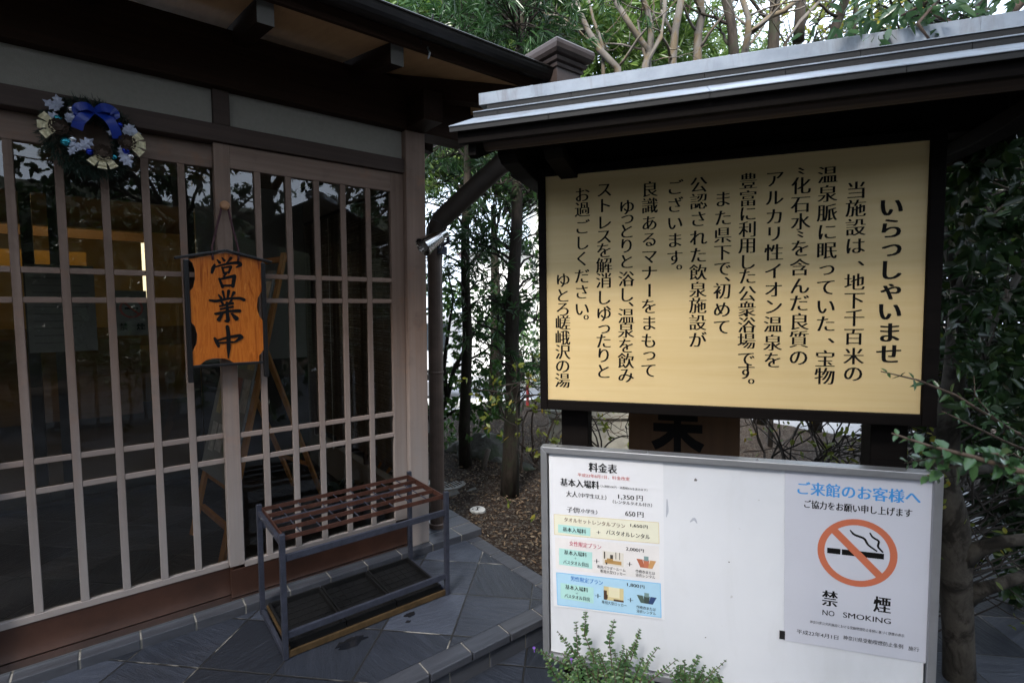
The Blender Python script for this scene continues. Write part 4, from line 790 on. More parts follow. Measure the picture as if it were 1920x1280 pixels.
# ================================================================ spot lamp on the drain pipe
SPB=FR['F'].inverted()@Vector(SPB_W); SPM=FR['F'].inverted()@Vector(SPM_W)
SPn=thing('spotlight','polished steel cone spotlight beside the brown drain pipe','spotlight',(-.05,.02,1.80),'F')
ax=(SPM-SPB).normalized(); c0=SPB
b=MB(); b.lathe([(.016,0),(.025,.004),(.027,.045),(.027,.047),(.030,.051),(.052,.175),(.049,.175),(.026,.055),(.01,.055)],c0,26,ax); part('lamp_shade',b,M['chrome'],SPn,smooth=False)
b=MB(); b.lathe([(.002,0),(.020,.01),(.026,.04),(.016,.06)],c0+ax*.075,14,ax); part('bulb',b,plain('unlit bulb',(.5,.5,.48),.2,bump=0),SPn,smooth=True)
b=MB(); b.tube([c0+Vector((.01,.005,-.0)),c0+Vector((.035,.03,-.045)),c0+Vector((.03,.09,-.06)),Vector((.02,.10,1.775))],.009,8); b.box(-.012,.05,.06,.085,1.755,1.80); part('bracket',b,M['steel'],SPn)
b=MB(); b.tube([c0+Vector((.0,.01,.01)),c0+Vector((.0,.05,.06)),c0+Vector((-.045,.11,.09)),c0+Vector((-.05,.12,-.1))],.004,6); part('cable',b,M['black'],SPn)
# ================================================================ brochure easel, blind, notices inside
M['easel']=wood('orange pine',(.52,.20,.05),(.70,.33,.11),'z',grain=40)
EA=thing('brochure_easel','orange pine brochure easel standing inside behind the right hand door','easel',(-.9,.95,.045),'F')
fl,frr=Vector((-1.247,.928,.047)),Vector((-1.172,.408,.047)); rr_,rl=Vector((-.409,1.116,.047)),Vector((-.515,1.444,.047))
tr=Vector((-.735,.66,1.76)); tl=Vector((-.83,1.12,1.76))
for p,q,wd in ((fl,tl,.035),(frr,tr,.035)):
    b=MB(); b.obox(p,q,wd,.022); part('leg',b,M['easel'],EA,bevel=.002)
def lerp(p,q,t_): return p+(q-p)*t_
for p,q in ((rr_,lerp(frr,tr,.66)),(rl,lerp(fl,tl,.66))):
    b=MB(); b.obox(p,q+Vector((.01,.01,0)),.03,.02); part('leg',b,M['easel'],EA,bevel=.002)
for t_ in (.09,.20,.98):
    b=MB(); b.obox(lerp(fl,tl,t_)+Vector((.025,0,0)),lerp(frr,tr,t_)+Vector((.025,0,0)),.022,.035); part('cross_bar',b,M['easel'],EA,bevel=.002)
b=MB(); b.obox(lerp(rr_,lerp(frr,tr,.66),.25),lerp(rl,lerp(fl,tl,.66),.25),.02,.02); part('cross_bar',b,M['easel'],EA)
b=MB(); off=Vector((-.02,.0,.01))
A_,B_,C_,D_=[lerp(fl,tl,.22)+off,lerp(frr,tr,.22)+off,lerp(frr,tr,.93)+off,lerp(fl,tl,.93)+off]
nrm=(B_-A_).cross(D_-A_).normalized(); 
b.add([A_,B_,C_,D_]+[p+nrm*.012 for p in (A_,B_,C_,D_)],[(3,2,1,0),(4,5,6,7),(0,1,5,4),(1,2,6,5),(2,3,7,6),(3,0,4,7)]); part('display_board',b,M['inwall'],EA)
pal=[(.55,.52,.48),(.35,.10,.07),(.10,.22,.32),(.50,.42,.22),(.20,.28,.18),(.62,.60,.58)]
sgn_=-1 if nrm.x>0 else 1
for j in range(4):
    for i in range(4):
        p=lerp(lerp(A_,B_,.06+.24*i),lerp(D_,C_,.06+.24*i),.05+.235*j)-nrm*(.012) ; e1=(B_-A_)*.2; e2=(D_-A_)*.19
        for sg in (1,-1):
            q=p+(nrm*.03 if sg>0 else nrm*0); b=MB(); b.add([q,q+e1,q+e1+e2,q+e2],[(0,1,2,3)])
        b.add([p+nrm*.022,p+nrm*.022+e1,p+nrm*.022+e1+e2,p+nrm*.022+e2],[(0,1,2,3)])
        cc=pal[(i*5+j*3)%6]; nm_='brochure colour %d'%((i*5+j*3)%6)
        part('brochure',b,bpy.data.materials.get(nm_) or plain(nm_,cc,.35,var=.35,scale=25,bump=0),EA)
BL=thing('bamboo_blind','dark bamboo slat blind hanging inside against the right side window','blind',(-.23,1.0,1.2),'F')
b=MB(); z=.42
while z<2.12:
    zz=z+random.uniform(-.0012,.0012); y1_=1.92+random.uniform(-.006,.006); b.box(-.2325,-.2285,.13,y1_,zz,zz+random.uniform(.0042,.0062)); z+=.0082
part('slats',b,wood('dark bamboo',(.06,.042,.028),(.15,.11,.07),'y',grain=90),BL)
b=MB()
for q in [.16+.105*k for k in range(17)]: b.tube([(-.235,q,.41),(-.235,q,2.12)],.0022,5)
part('strings',b,plain('blind string',(.12,.10,.075),.9),BL)
b=MB(); b.tube([(-.23,.13,2.13),(-.23,1.92,2.13)],.014,8); part('head_rail',b,M['indark'],BL)
b=MB(); b.tube([(-.25,1.30,2.1),(-.25,1.30,.36)],.003,5); b.lathe([(.004,0),(.009,.01),(.009,.04),(.003,.045)],(-.25,1.30,.32),8); part('pull_cord',b,plain('pale cord',(.4,.38,.33),.8),BL)
PB=thing('potted_plant','dark leafy pot plant on the floor below the bamboo blind','pot plant',(-.42,.62,.047),'F')
b=MB(); b.lathe([(.06,0),(.085,.12),(.088,.15),(.078,.15),(.07,.12)],(-.42,.62,.047),16); part('pot',b,plain('dark pot',(.03,.02,.018),.4),PB)
n=90; P0=np.array([-.42,.62,.19])+rng.normal(size=(n,3))*[.04,.04,.02]; D=rng.normal(size=(n,3))*[1,1,.3]+[0,0,.8]
Vv,Ff=leafset(P0,D,rng.uniform(.08,.14,n),.035,.3,.3); npmesh('foliage',Vv,Ff,leafmat('dark indoor leaf',(.010,.018,.009),(.03,.05,.02)),PB)
def notice(label,u0,u1,z0,z1,q,lines,c=(.17,.16,.14),cat='notice'):
    o=thing('paper_notice',label,cat,((u0+u1)/2,q,z0),'F'); b=MB(); b.box(u0,u1,q,q+.001,z0,z1); pp=part('sheet',b,plain('inside notice paper',c,.6,var=.05),o)
    b=MB(); rr=random.Random(int(u0*1000))
    k=int((z1-z0)/.05)
    for j in range(k):
        zz=z1-.04-(z1-z0-.06)*j/k; rect(b,[(u0+.03,zz),(u0+.03+(u1-u0-.06)*rr.uniform(.5,1),zz-.006)],q-.0008)
    if lines: part('print',b,plain('faded print',(.10,.09,.08),.7),pp)
    return o
notice('large pale paper notice taped inside the left glass',-2.02,-1.66,1.12,1.72,2.06,True)
ns=notice('small no smoking notice on the inner glass beside the plaque',-1.55,-1.36,1.22,1.55,2.06,False)
b=MB(); cu,cv=-1.455,1.42; V=[]
for r in (.058,.072): V+=[(cu+r*math.cos(2*math.pi*k/32),2.0585,cv+r*math.sin(2*math.pi*k/32)) for k in range(32)]
b.add(V,[(k,32+k,32+(k+1)%32,(k+1)%32) for k in range(32)]); ribbon(b,[(cu-.045,cv+.045,.013),(cu+.045,cv-.045,.013)],2.0584,1); part('ring',b,plain('dull red print',(.32,.05,.04),.6),ns)
b=MB(); put_line(b,'禁　煙',-1.53,-1.38,2.0582,1.285,.05,'goth_bold'); part('lettering',b,M['ink'],ns)
b=MB(); rect(b,[(cu-.04,cv+.006),(cu+.04,cv-.006)],2.0586); part('bar',b,M['ink'],ns)
# ================================================================ a guest standing just inside the left door
def person():
    o=thing('person','person in a dark jacket over a striped shirt standing inside at the left','person',(-2.36,1.05,.047),'F')
    B=Vector((-2.36,1.05,.047))
    pts={'pelvis':(0,0,.90,.135,.105),'waist':(0,0,1.04,.125,.095),'chest':(0,.0,1.25,.15,.105),'neckb':(0,.0,1.40,.075,.065),'neck':(0,-.01,1.46,.05,.05),'head':(0,-.02,1.55,.075,.088),'top':(0,-.015,1.63,.07,.08),'crown':(0,0,1.68,.03,.03)}
    for s,n_ in ((-1,'l'),(1,'r')):
        pts.update({n_+'hip':(s*.09,0,.84,.09,.09),n_+'knee':(s*.10,-.02,.48,.062,.062),n_+'ank':(s*.10,.02,.09,.042,.042),n_+'toe':(s*.11,-.13,.035,.04,.03),
          n_+'sh':(s*.185,0,1.365,.062,.062),n_+'el':(s*.25,.02,1.10,.045,.045),n_+'wr':(s*.24,-.13,.92,.033,.033),n_+'hand':(s*.235,-.19,.875,.035,.022)})
    ed=[('pelvis','waist'),('waist','chest'),('chest','neckb'),('neckb','neck'),('neck','head'),('head','top'),('top','crown')]
    for n_ in 'lr': ed+=[('pelvis',n_+'hip'),(n_+'hip',n_+'knee'),(n_+'knee',n_+'ank'),(n_+'ank',n_+'toe'),('chest',n_+'sh'),(n_+'sh',n_+'el'),(n_+'el',n_+'wr'),(n_+'wr',n_+'hand')]
    def skin(name,keys,edges,mat,grow=0,root='pelvis'):
        ks=[k for k in pts if k in keys]; me=bpy.data.meshes.new(name); me.from_pydata([pts[k][:3] for k in ks],[(ks.index(a),ks.index(b_)) for a,b_ in edges if a in keys and b_ in keys],[]); me.materials.append(mat)
        ob=bpy.data.objects.new(name,me); C.objects.link(ob); ob.parent=o
        m=ob.modifiers.new('skin','SKIN'); m.use_smooth_shade=True
        for i,k in enumerate(ks):
            d_=me.skin_vertices[0].data[i]; d_.radius=(pts[k][3]+grow,pts[k][4]+grow); d_.use_root=(k==root)
        s_=ob.modifiers.new('sub','SUBSURF'); s_.levels=2; s_.render_levels=2
        return ob
    body=skin('body',set(pts),ed,plain('skin',(.42,.26,.19),.5,var=.05,bump=0))
    skin('trousers',{'pelvis','waist','lhip','lknee','lank','rhip','rknee','rank'},ed,plain('dark trousers',(.015,.015,.02),.9),.012)
    t=NT('striped shirt'); sp=t.N('ShaderNodeSeparateXYZ'); t.L(t.tc(),sp.inputs[0]); f=t.math('FRACT',t.math('MULTIPLY',sp.outputs[2],26)); t.col(t.ramp(f,[(.48,(.26,.20,.32)),(.54,(.03,.02,.05))])).set(Roughness=.9)
    t_=skin('striped_shirt',{'pelvis','waist','chest','neckb'},ed,t.m,.016)
    skin('jacket',{'chest','neckb','lsh','lel','lwr','rsh','rel','rwr'},ed,plain('brown jacket',(.10,.075,.055),.9),.024,'chest')
    # hands with fingers
    for s in (-1,1):
        for k in range(5):
            hp=Vector((s*.235,-.20,.868)); f_=[hp+Vector(((k-2)*.016*s,-.01,-.008)),hp+Vector(((k-2)*.02*s,-.04-.006*(2-abs(k-2)),-.03)),hp+Vector(((k-2)*.019*s,-.045,-.06-.006*(2-abs(k-2))))]
            if k==0: f_=[hp+Vector((-s*.03,.02,0)),hp+Vector((-s*.05,-.005,-.01)),hp+Vector((-s*.05,-.03,-.025))]
            b=MB(); b.tube([B+p for p in f_],[.009,.008,.006],7); part('finger',b,bpy.data.materials['skin'],o,smooth=True)
    b=MB(); prof=[(.002,.135),(.06,.12),(.088,.07),(.093,.02),(.086,-.03)]; b.lathe(prof,B+Vector((0,.015,1.57)),16,(0,.25,1)); part('hair',b,plain('dark hair',(.012,.010,.009),.5),o,smooth=True)
    b=MB(); h=B+Vector((0,-.02,1.56)); 
    b.tube([h+Vector((0,-.085,.02)),h+Vector((0,-.105,-.015)),h+Vector((0,-.082,-.025))],[.008,.013,.01],8); part('nose',b,bpy.data.materials['skin'],o,smooth=True)
    for s in (-1,1):
        b=MB(); b.lathe([(.001,-.008),(.008,0),(.001,.008)],h+Vector((s*.032,-.078,.018)),10,(0,-1,0)); part('eye',b,M['ink'],o,smooth=True)
        b=MB(); b.lathe([(.001,-.02),(.011,-.01),(.012,.01),(.001,.022)],h+Vector((s*.08,.01,0)),8); part('ear',b,bpy.data.materials['skin'],o,smooth=True)
    b=MB(); b.tube([h+Vector((-.022,-.078,-.05)),h+Vector((0,-.086,-.052)),h+Vector((.022,-.078,-.05))],.005,6); part('mouth',b,plain('lips',(.30,.12,.10),.5,bump=0),o,smooth=True)
person()
# ================================================================ vegetation
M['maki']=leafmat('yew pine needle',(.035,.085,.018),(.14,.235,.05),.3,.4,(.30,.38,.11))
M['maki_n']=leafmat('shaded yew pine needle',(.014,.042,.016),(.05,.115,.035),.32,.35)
M['broad']=leafmat('dark glossy evergreen leaf',(.010,.025,.010),(.036,.078,.024),.28,.25,(.10,.16,.03))
M['camel']=leafmat('camellia leaf',(.03,.085,.02),(.095,.19,.045),.28,.45)
M['yell']=leafmat('yellowing leaf',(.06,.11,.02),(.24,.26,.04),.45,.45,(.50,.30,.03))
M['fresh']=leafmat('small fresh leaf',(.035,.085,.030),(.095,.185,.06),.35,.35,(.24,.34,.08))
M['priv']=leafmat('privet leaf',(.030,.075,.030),(.075,.15,.055),.25,.3)
M['bark_d']=bark('dark ridged bark',(.014,.011,.009),(.050,.040,.032),10,.25,.9,(.030,.032,.020))
M['bark_m']=bark('pale smooth myrtle bark',(.085,.075,.067),(.155,.142,.126),5,.3,.2,(.115,.09,.06))
M['bark_p']=bark('pale mottled bark',(.045,.040,.034),(.085,.076,.065),7,.6,.5,(.022,.019,.016))
M['twig']=plain('brown twig',(.075,.05,.035),.8,var=.3,scale=30)
M['twig_d']=plain('dark twig',(.022,.016,.012),.85,var=.3,scale=30)
def crown(N,c,r,k,spread,rg=rng,shell=.55,floor_=None):
    """cluster points gathered in k clumps inside an ellipsoid"""
    d=rg.normal(size=(k,3)); d/=np.linalg.norm(d,axis=1,keepdims=True); q=d*(rg.uniform(shell**3,1,k)**(1/3))[:,None]
    i=rg.integers(0,k,N); p=q[i]*np.array(r)+rg.normal(size=(N,3))*spread*np.array([1,1,.7])
    p=p+np.array(c); out=q[i]*np.array(r)
    return p,out/np.maximum(np.linalg.norm(out,axis=1,keepdims=True),1e-6)
def shoots(P,O,n,L,W,slen=.10,droop=.25,lift=.5,spreadk=.75,rg=rng):
    """whorled shoots: n leaves round each shoot point"""
    m=len(P); S_=O*.7+rg.normal(size=(m,3))*.55+np.array([0,0,lift]); S_/=np.linalg.norm(S_,axis=1,keepdims=True)
    t_=rg.uniform(0,1,(m,n)); rad=rg.normal(size=(m,n,3)); rad-=np.sum(rad*S_[:,None],2,keepdims=True)*S_[:,None]; rad/=np.maximum(np.linalg.norm(rad,axis=2,keepdims=True),1e-6)
    D=S_[:,None]*(.35+.9*t_[...,None])+rad*spreadk; P0=P[:,None]+S_[:,None]*(t_[...,None]*slen)
    LL=(L*rg.uniform(.65,1.15,(m,n))).ravel()
    return leafset(P0.reshape(-1,3),D.reshape(-1,3),LL,W*rg.uniform(.8,1.2,m*n),.25,droop,upv=np.repeat(S_,n,0),rg=rg)
def twigs(b,P,O,k,anchor,rad=.006,every=3):
    for p in P[::every]:
        a=Vector(anchor(p)); p=Vector(p); m=(a+p)/2+Vector((random.gauss(0,.04),random.gauss(0,.04),random.gauss(.0,.05)))*(p-a).length
        b.tube([a,m,p],[rad*1.6,rad*1.1,rad*.5],4,False)
def limb(b,p0,d,L,r0,depth,tips,seg=5,wob=.16,up=.05,split=(2,3),minr=.004,ratio=.66):
    p=Vector(p0); d=Vector(d).normalized(); pts=[p.copy()]; rs=[r0]
    for i in range(seg):
        d=(d+Vector((random.gauss(0,wob),random.gauss(0,wob),random.gauss(up,wob)))).normalized(); p=p+d*(L/seg); pts.append(p.copy()); rs.append(max(minr,r0*(1-.42*(i+1)/seg)))
    b.tube(pts,rs,8 if r0>.02 else 5,True)
    if depth==0: tips.append(p); return
    for k in range(random.randint(*split)):
        a=random.uniform(0,6.28); s=d.orthogonal(); s.rotate(__import__('mathutils').Quaternion(d,a)); nd=(d+s*random.uniform(.45,.85)).normalized()
        limb(b,p,nd,L*ratio*random.uniform(.75,1.15),rs[-1]*.78,depth-1,tips,seg,wob,up,split,minr,ratio)
    if depth>=1 and random.random()<.6:
        q=pts[seg//2]; s=d.orthogonal(); s.rotate(__import__('mathutils').Quaternion(d,random.uniform(0,6.28))); limb(b,q,(d*.5+s),L*.5,rs[seg//2]*.5,max(0,depth-2),tips,seg,wob,up,split,minr,ratio)
# --- the big yew pine behind the roof
T=thing('yew_pine','tall yew pine with bright lance shaped leaves rising behind the bath house roof','tree',(-.2,7.4,-.2))
b=MB(); b.tube([(-1.5,7.6,-.3),(-1.45,7.6,2),(-1.4,7.7,4.2),(-1.2,7.6,7)],[.17,.15,.11,.04],12,jit=.1); part('trunk',b,M['bark_d'],T,smooth=True)
P_,O_=crown(6500,(-.2,6.9,4.9),(2.5,1.3,2.1),120,.25,shell=.2); keep=P_[:,2]>2.7; P_,O_=P_[keep],O_[keep]
npmesh('crown',*shoots(P_,O_,15,.15,.021,.13,.1,.6,.75),M['maki'],T)
b=MB(); twigs(b,P_,O_,3,lambda p:(-.2+.25*(p[0]+.2),7.6+.2*(p[1]-7.6),p[2]-.45),.010,9); part('branches',b,M['twig_d'],T)
# --- two yew pines in the garden between the door post and the notice board
def pine(name,label,base,top,r0,r1,clumps,seed,n_lat,kinks=()):
    rg=np.random.default_rng(seed); T=thing(name,label,'tree',(base[0],base[1],-.03)); b=MB()
    pts=[Vector(base).lerp(Vector(top),k/9)+Vector((math.sin(k*1.7+seed)*.012,math.cos(k*2.1)*.012,0)) for k in range(10)]; pts[0]=Vector(base)
    rs=[r0*(1.12 if k==0 else 1)+(r1-r0)*k/9 for k in range(10)]; b.tube(pts,rs,14,jit=.08)
    for kz,sx in kinks:
        p=Vector(base).lerp(Vector(top),kz); b.tube([p,p+Vector((sx*.06,-.03,.01)),p+Vector((sx*.085,-.04,.02))],[.03,.026,.016],8,jit=.2)
    part('trunk',b,M['bark_d'],T,smooth=True)
    tw=MB(); PP=[];OO=[]
    for (c,r,N) in clumps:
        c=Vector(c); hz=max(.1,min(.95,(c.z-base[2]-.15)/(top[2]-base[2]))); a=Vector(base).lerp(Vector(top),hz)
        tw.tube([a,(a+c)/2+Vector((0,0,.04)),c],[.013,.009,.005],5,False)
        m=N; q=rg.normal(size=(m,3))*np.array([r,r,r*.55]); PP.append(np.array(c)+q); OO.append(q/np.maximum(np.linalg.norm(q,axis=1,keepdims=True),1e-6))
        for x in PP[-1][::2]: x=Vector(x); tw.tube([c,(c+x)/2+Vector((0,0,.02)),x],[.005,.004,.002],4,False)
    part('branches',tw,M['twig_d'],T)
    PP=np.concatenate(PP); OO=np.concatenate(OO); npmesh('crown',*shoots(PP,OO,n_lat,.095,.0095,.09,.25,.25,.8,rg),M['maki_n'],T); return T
def at(x,y,Y): # a pixel of the photograph carried out to the depth Y
    c,s=math.cos(R(4.13)),math.sin(R(4.13)); X=(x-960)/966; q=-(y-640)/966; k=Y/(c+q*s); return (X*k,Y,1.45+k*(-s+q*c))
cl1=[((-.4+random.gauss(0,.35),4.6+random.gauss(0,.3),random.uniform(2.75,4.2)),.24,26) for _ in range(22)]+[(at(850,400,4.3),.16,16),(at(905,395,4.5),.13,12),(at(840,480,4.4),.15,10),(at(930,470,4.6),.16,9),(at(850,520,4.2),.12,6),(at(915,520,4.5),.15,10),(at(890,360,4.3),.14,10),(at(845,340,4.5),.2,14),(at(870,250,4.6),.3,20),(at(790,250,4.9),.3,20),(at(900,560,4.3),.08,3)]
pine('yew_pine','slender dark trunked yew pine nearer the drain pipe',(-.407,4.43,-.04),(-.38,4.5,3.7),.055,.022,cl1,3,14)
cl2=[(at(x,y,3.95),.09,9) for x,y in ((900,440),(930,420),(955,400),(905,470),(880,455),(1000,560),(1000,480),(915,560),(945,575))]+[((.05+random.gauss(0,.3),4.0+random.gauss(0,.25),random.uniform(2.75,4.0)),.22,26) for _ in range(18)]+[(at(940,345,3.8),.13,16),(at(990,360,3.9),.1,8),(at(1000,440,4.0),.10,6),(at(1000,520,4.1),.13,8),(at(1005,600,4.2),.15,14),(at(935,600,3.9),.13,14),(at(900,640,4.0),.10,5),(at(1000,690,4.0),.14,14),(at(940,680,3.8),.12,10),(at(1005,740,3.7),.10,8),(at(985,730,3.7),.04,2),(at(930,510,3.9),.10,6),(at(1000,300,4.2),.25,20),(at(905,610,3.9),.10,7)]
pine('yew_pine','thicker dark trunked yew pine close to the left edge of the notice board',(-.02,3.84,-.04),(.06,3.9,3.6),.068,.024,cl2,5,14,((.17,1),(.30,-.6)))
# --- camellia bush between them
T=thing('camellia_bush','leaning leafy camellia bush behind the drain pipe','shrub',(-.75,5.0,-.05)); b=MB()
for pts,rs in (([at(812,800,4.9),at(838,745,4.9),at(852,690,4.9),at(880,640,5.0),at(900,600,5.0)],[.035,.03,.024,.018,.01]),([at(838,745,4.9),at(832,690,4.8),at(838,640,4.8),at(850,560,4.8),at(838,500,4.8)],[.025,.022,.018,.012,.006]),([at(812,800,4.9),at(850,770,4.8),at(890,765,4.7),at(930,775,4.7)],[.02,.014,.01,.006]),([at(852,690,4.9),at(905,660,4.9),at(945,630,4.9)],[.014,.01,.005]),([(-.80,5.0,-.1),at(805,840,4.95),at(812,800,4.9)],[.05,.042,.036]),([at(812,800,4.9),at(780,700,5),at(760,600,5)],[.025,.02,.01])): b.tube(pts,rs,7)
part('trunk',b,M['twig_d'],T,smooth=True)
cs=[at(840,590,4.8),at(830,540,4.8),at(850,640,4.7),at(900,610,5),at(930,640,4.9),at(915,690,4.7),at(870,760,4.7),at(835,780,4.8),at(910,730,4.7),at(945,720,4.8),at(890,560,5.0),at(925,570,5.1),at(835,700,4.9),at(865,715,5),at(905,775,4.6),at(830,830,5),at(960,600,5.1),at(940,770,4.7)]
P_=np.concatenate([np.array(c)+rng.normal(size=(27,3))*[.10,.14,.085] for c in cs]); O_=rng.normal(size=P_.shape)
npmesh('crown',*shoots(P_,O_,5,.06,.030,.07,.15,.2,.9),M['camel'],T)
# --- bare crape myrtles beyond the notice board roof
def myrtle(label,x,y,stems,seed):
    random.seed(seed); T=thing('bare_myrtle',label,'tree',(x,y,-.05),group=None); b=MB(); tips=[]
    for (dx,top,r) in stems:
        p0=Vector((x,y,-.1)); p1=Vector((x+dx*.35,y,1.4)); p2=Vector((x+dx*.7,y+random.gauss(0,.1),2.6)); p3=Vector((x+dx,y+random.gauss(0,.15),top)); b.tube([p0,p1,p2,p3],[r*1.25,r*1.1,r,r*.85],10)
        for k in range(2): limb(b,p3,(dx*.3+random.gauss(0,.45),random.gauss(0,.3),1),1.15,r*.66,3,tips,5,.14,.08,(2,2),.003,.68)
    part('trunk',b,M['bark_m'],T,smooth=True); return tips
def bare(label,Y,stems,seed,mat='bark_m'):
    random.seed(seed); x0,y0=stems[0][0][0]; bx,by,_=at(x0,y0,Y); T=thing('bare_tree',label,'tree',(bx,by,-.05)); b=MB(); tips=[]
    for i,(pts,w0,w1) in enumerate(stems):
        q=[Vector(at(x,y,Y+random.uniform(-.06,.06))) for x,y in pts]; k=Y/966/2; n=len(q); rs=[k*(w0+(w1-w0)*j/(n-1)) for j in range(n)]
        if i==0 or pts[0][1]>85: q=[Vector((bx,by,-.1)),Vector((bx*.6+q[0].x*.4,by,1.5))]+q; rs=[rs[0]*1.3,rs[0]*1.15]+rs
        b.tube(q,rs,9,jit=.06); d=(q[-1]-q[-2]).normalized()
        if w1>2:
            for _ in range(2): limb(b,q[-1],d+Vector((random.gauss(0,.3),random.gauss(0,.3),.2)),.9,rs[-1]*.8,2,tips,5,.14,.08,(2,2),.003,.68)
        for j in range(2,len(q)):
            if random.random()<.55: limb(b,q[j],Vector((random.gauss(0,1),random.gauss(0,.5),.5)),.45,rs[j]*.4,1,tips,5,.16,.06,(2,2),.003,.68)
    part('trunk',b,M[mat],T,smooth=True)
bare('bare branching tree leaning left just right of the copper hopper',4.9,[([(1158,128),(1123,93),(1103,59),(1086,20),(1078,-10)],14,7),([(1102,62),(1061,51),(1033,45),(1016,20),(1011,-5)],8,4),([(1130,90),(1126,73),(1112,36),(1103,-5)],7,4),([(1033,45),(1042,20),(1050,-5)],5,3),([(1061,51),(1075,22),(1072,5)],4,2)],4)
bare('bare tree with a mossy left fork above the left middle of the roof',5.1,[([(1210,122),(1219,93),(1221,56),(1213,17),(1202,-8)],13,9),([(1216,96),(1185,53),(1154,3)],12,9),([(1212,120),(1238,70),(1247,28),(1246,-5)],10,7),([(1212,118),(1203,80),(1196,38),(1202,30)],6,3)],8)
bare('single thick pale stem right of the mossy forked tree',5.4,[([(1261,114),(1266,56),(1278,-5)],15,12),([(1262,70),(1252,45),(1240,20)],7,4)],9)
bare('curving pale stem above the middle of the roof',5.7,[([(1308,95),(1309,62),(1316,31),(1312,-5)],16,13)],12)
bare('bare tree with low wide fork above the middle of the roof',5.0,[([(1397,95),(1403,62),(1403,31),(1390,-5)],13,9),([(1401,66),(1415,56),(1444,31),(1469,22),(1500,-4)],11,8),([(1440,35),(1452,12),(1456,-8)],8,5),([(1400,48),(1387,38),(1378,30)],5,3)],15)
bare('dark straight stem just left of the widely forked bare tree',5.5,[([(1376,98),(1372,47),(1359,-5)],18,15)],17,'bark_d')
bare('pair of dim straight stems right of the forked bare tree',6.2,[([(1450,90),(1452,40),(1453,-5)],20,17),([(1497,80),(1499,40),(1502,-5)],20,17)],19,'bark_d')
bare('thin slanting bare branch rising to the right beside white sky',5.2,[([(1472,82),(1500,40),(1544,-5)],7,5)],21)
bare('thick bent dark stem at the right beside the white sky',5.8,[([(1560,70),(1566,50),(1575,31),(1586,-5)],18,15),([(1600,70),(1603,30),(1606,-5)],9,7)],23,'bark_d')
random.seed(11)
# --- a mixed screen of evergreens behind them
def screen(name,label,c,r,N,k,spread,mat,L,W,n,cut=None,trunk=True,rg=rng,twig=8,lf=.3):
    T=thing(name,label,'tree',(c[0],c[1],-.05)); 
    b=MB(); b.tube([(c[0],c[1],gz(c[0],c[1])-.1),(c[0]+.05,c[1],c[2]*.5),(c[0],c[1],c[2]+r[2]*.6)],[.11,.09,.03],10,jit=.1); part('trunk',b,M['bark_d'],T,smooth=True)
    P_,O_=crown(N,c,r,k,spread,rg)
    if cut is not None: kp=cut(P_); P_,O_=P_[kp],O_[kp]
    b=MB(); twigs(b,P_,O_,3,lambda p:(c[0]+.3*(p[0]-c[0]),c[1]+.3*(p[1]-c[1]),p[2]-.35),.009,twig); part('branches',b,M['twig_d'],T)
    npmesh('crown',*shoots(P_,O_,n,L,W,.11,.15,lf,.85,rg),mat,T); return T
screen('evergreen_tree','dark leafy evergreen behind the bare trees in the middle',(2.3,8.2,4.3),(1.9,1.2,2.2),1900,70,.26,M['maki'],.12,.016,10)
screen('evergreen_tree','yellow green broadleaf tree behind the bare trees at the right',(4.6,8.6,4.7),(1.8,1.2,2.3),1250,60,.27,M['yell'],.10,.042,7)
screen('evergreen_tree','dark evergreen at the far right above the notice board roof',(6.6,8.2,4.4),(1.5,1.3,2.6),800,50,.3,M['broad'],.10,.04,8)
screen('evergreen_tree','thin leafy evergreen filling the gap beyond the two yew pines',(-.25,6.9,2.0),(1.0,.6,1.25),300,34,.17,M['camel'],.085,.036,7)
# --- the dark broadleaf tree at the right of the notice board
T=thing('evergreen_oak','dense dark broadleaf tree with pale mottled trunk right of the white board','tree',(1.79,2.03,-.12)); b=MB()
tp=[at(1800,1330,2.05),at(1797,1200,2.05),at(1792,1080,2.05),at(1788,980,2.05),at(1770,900,2.05),at(1775,820,2.06),at(1790,700,2.1),at(1800,560,2.15),at(1820,380,2.2),at(1830,150,2.3),at(1850,-150,2.4)]
b.tube([(tp[0][0],2.05,-.2)]+tp,[.066,.060,.054,.056,.052,.047,.042,.038,.034,.029,.024,.016],16,jit=.1)
for pts,rs in (([at(1790,1060,2.05),at(1830,1030,2.0),at(1880,1015,1.95),at(1960,1005,1.9)],[.045,.03,.024,.02]),([at(1800,1130,2.05),at(1840,1105,2.0),at(1900,1085,1.97),at(1980,1070,1.95)],[.04,.026,.022,.018]),([at(1775,880,2.05),at(1840,880,2.1),at(1900,870,2.2)],[.03,.02,.012]),([at(1790,700,2.1),at(1860,600,2.2),at(1930,480,2.3)],[.028,.02,.01]),([at(1800,560,2.15),at(1770,440,2.2),at(1760,330,2.25)],[.02,.015,.008]),([at(1760,960,2.1),at(1740,1010,2.3),at(1700,1060,2.4)],[.02,.015,.01])): b.tube(pts,rs,9,jit=.12)
part('trunk',b,M['bark_p'],T,smooth=True)
rg=np.random.default_rng(21); N=5200
px=rg.uniform(1735,2200,N); py=rg.uniform(130,1280,N); Yd=rg.uniform(2.3,4.8,N); kq=(py<880)|(px>1840+.2*(py-880)); px,py,Yd=px[kq],py[kq],Yd[kq]
P_=np.array([at(a,c_,d_) for a,c_,d_ in zip(px,py,Yd)])
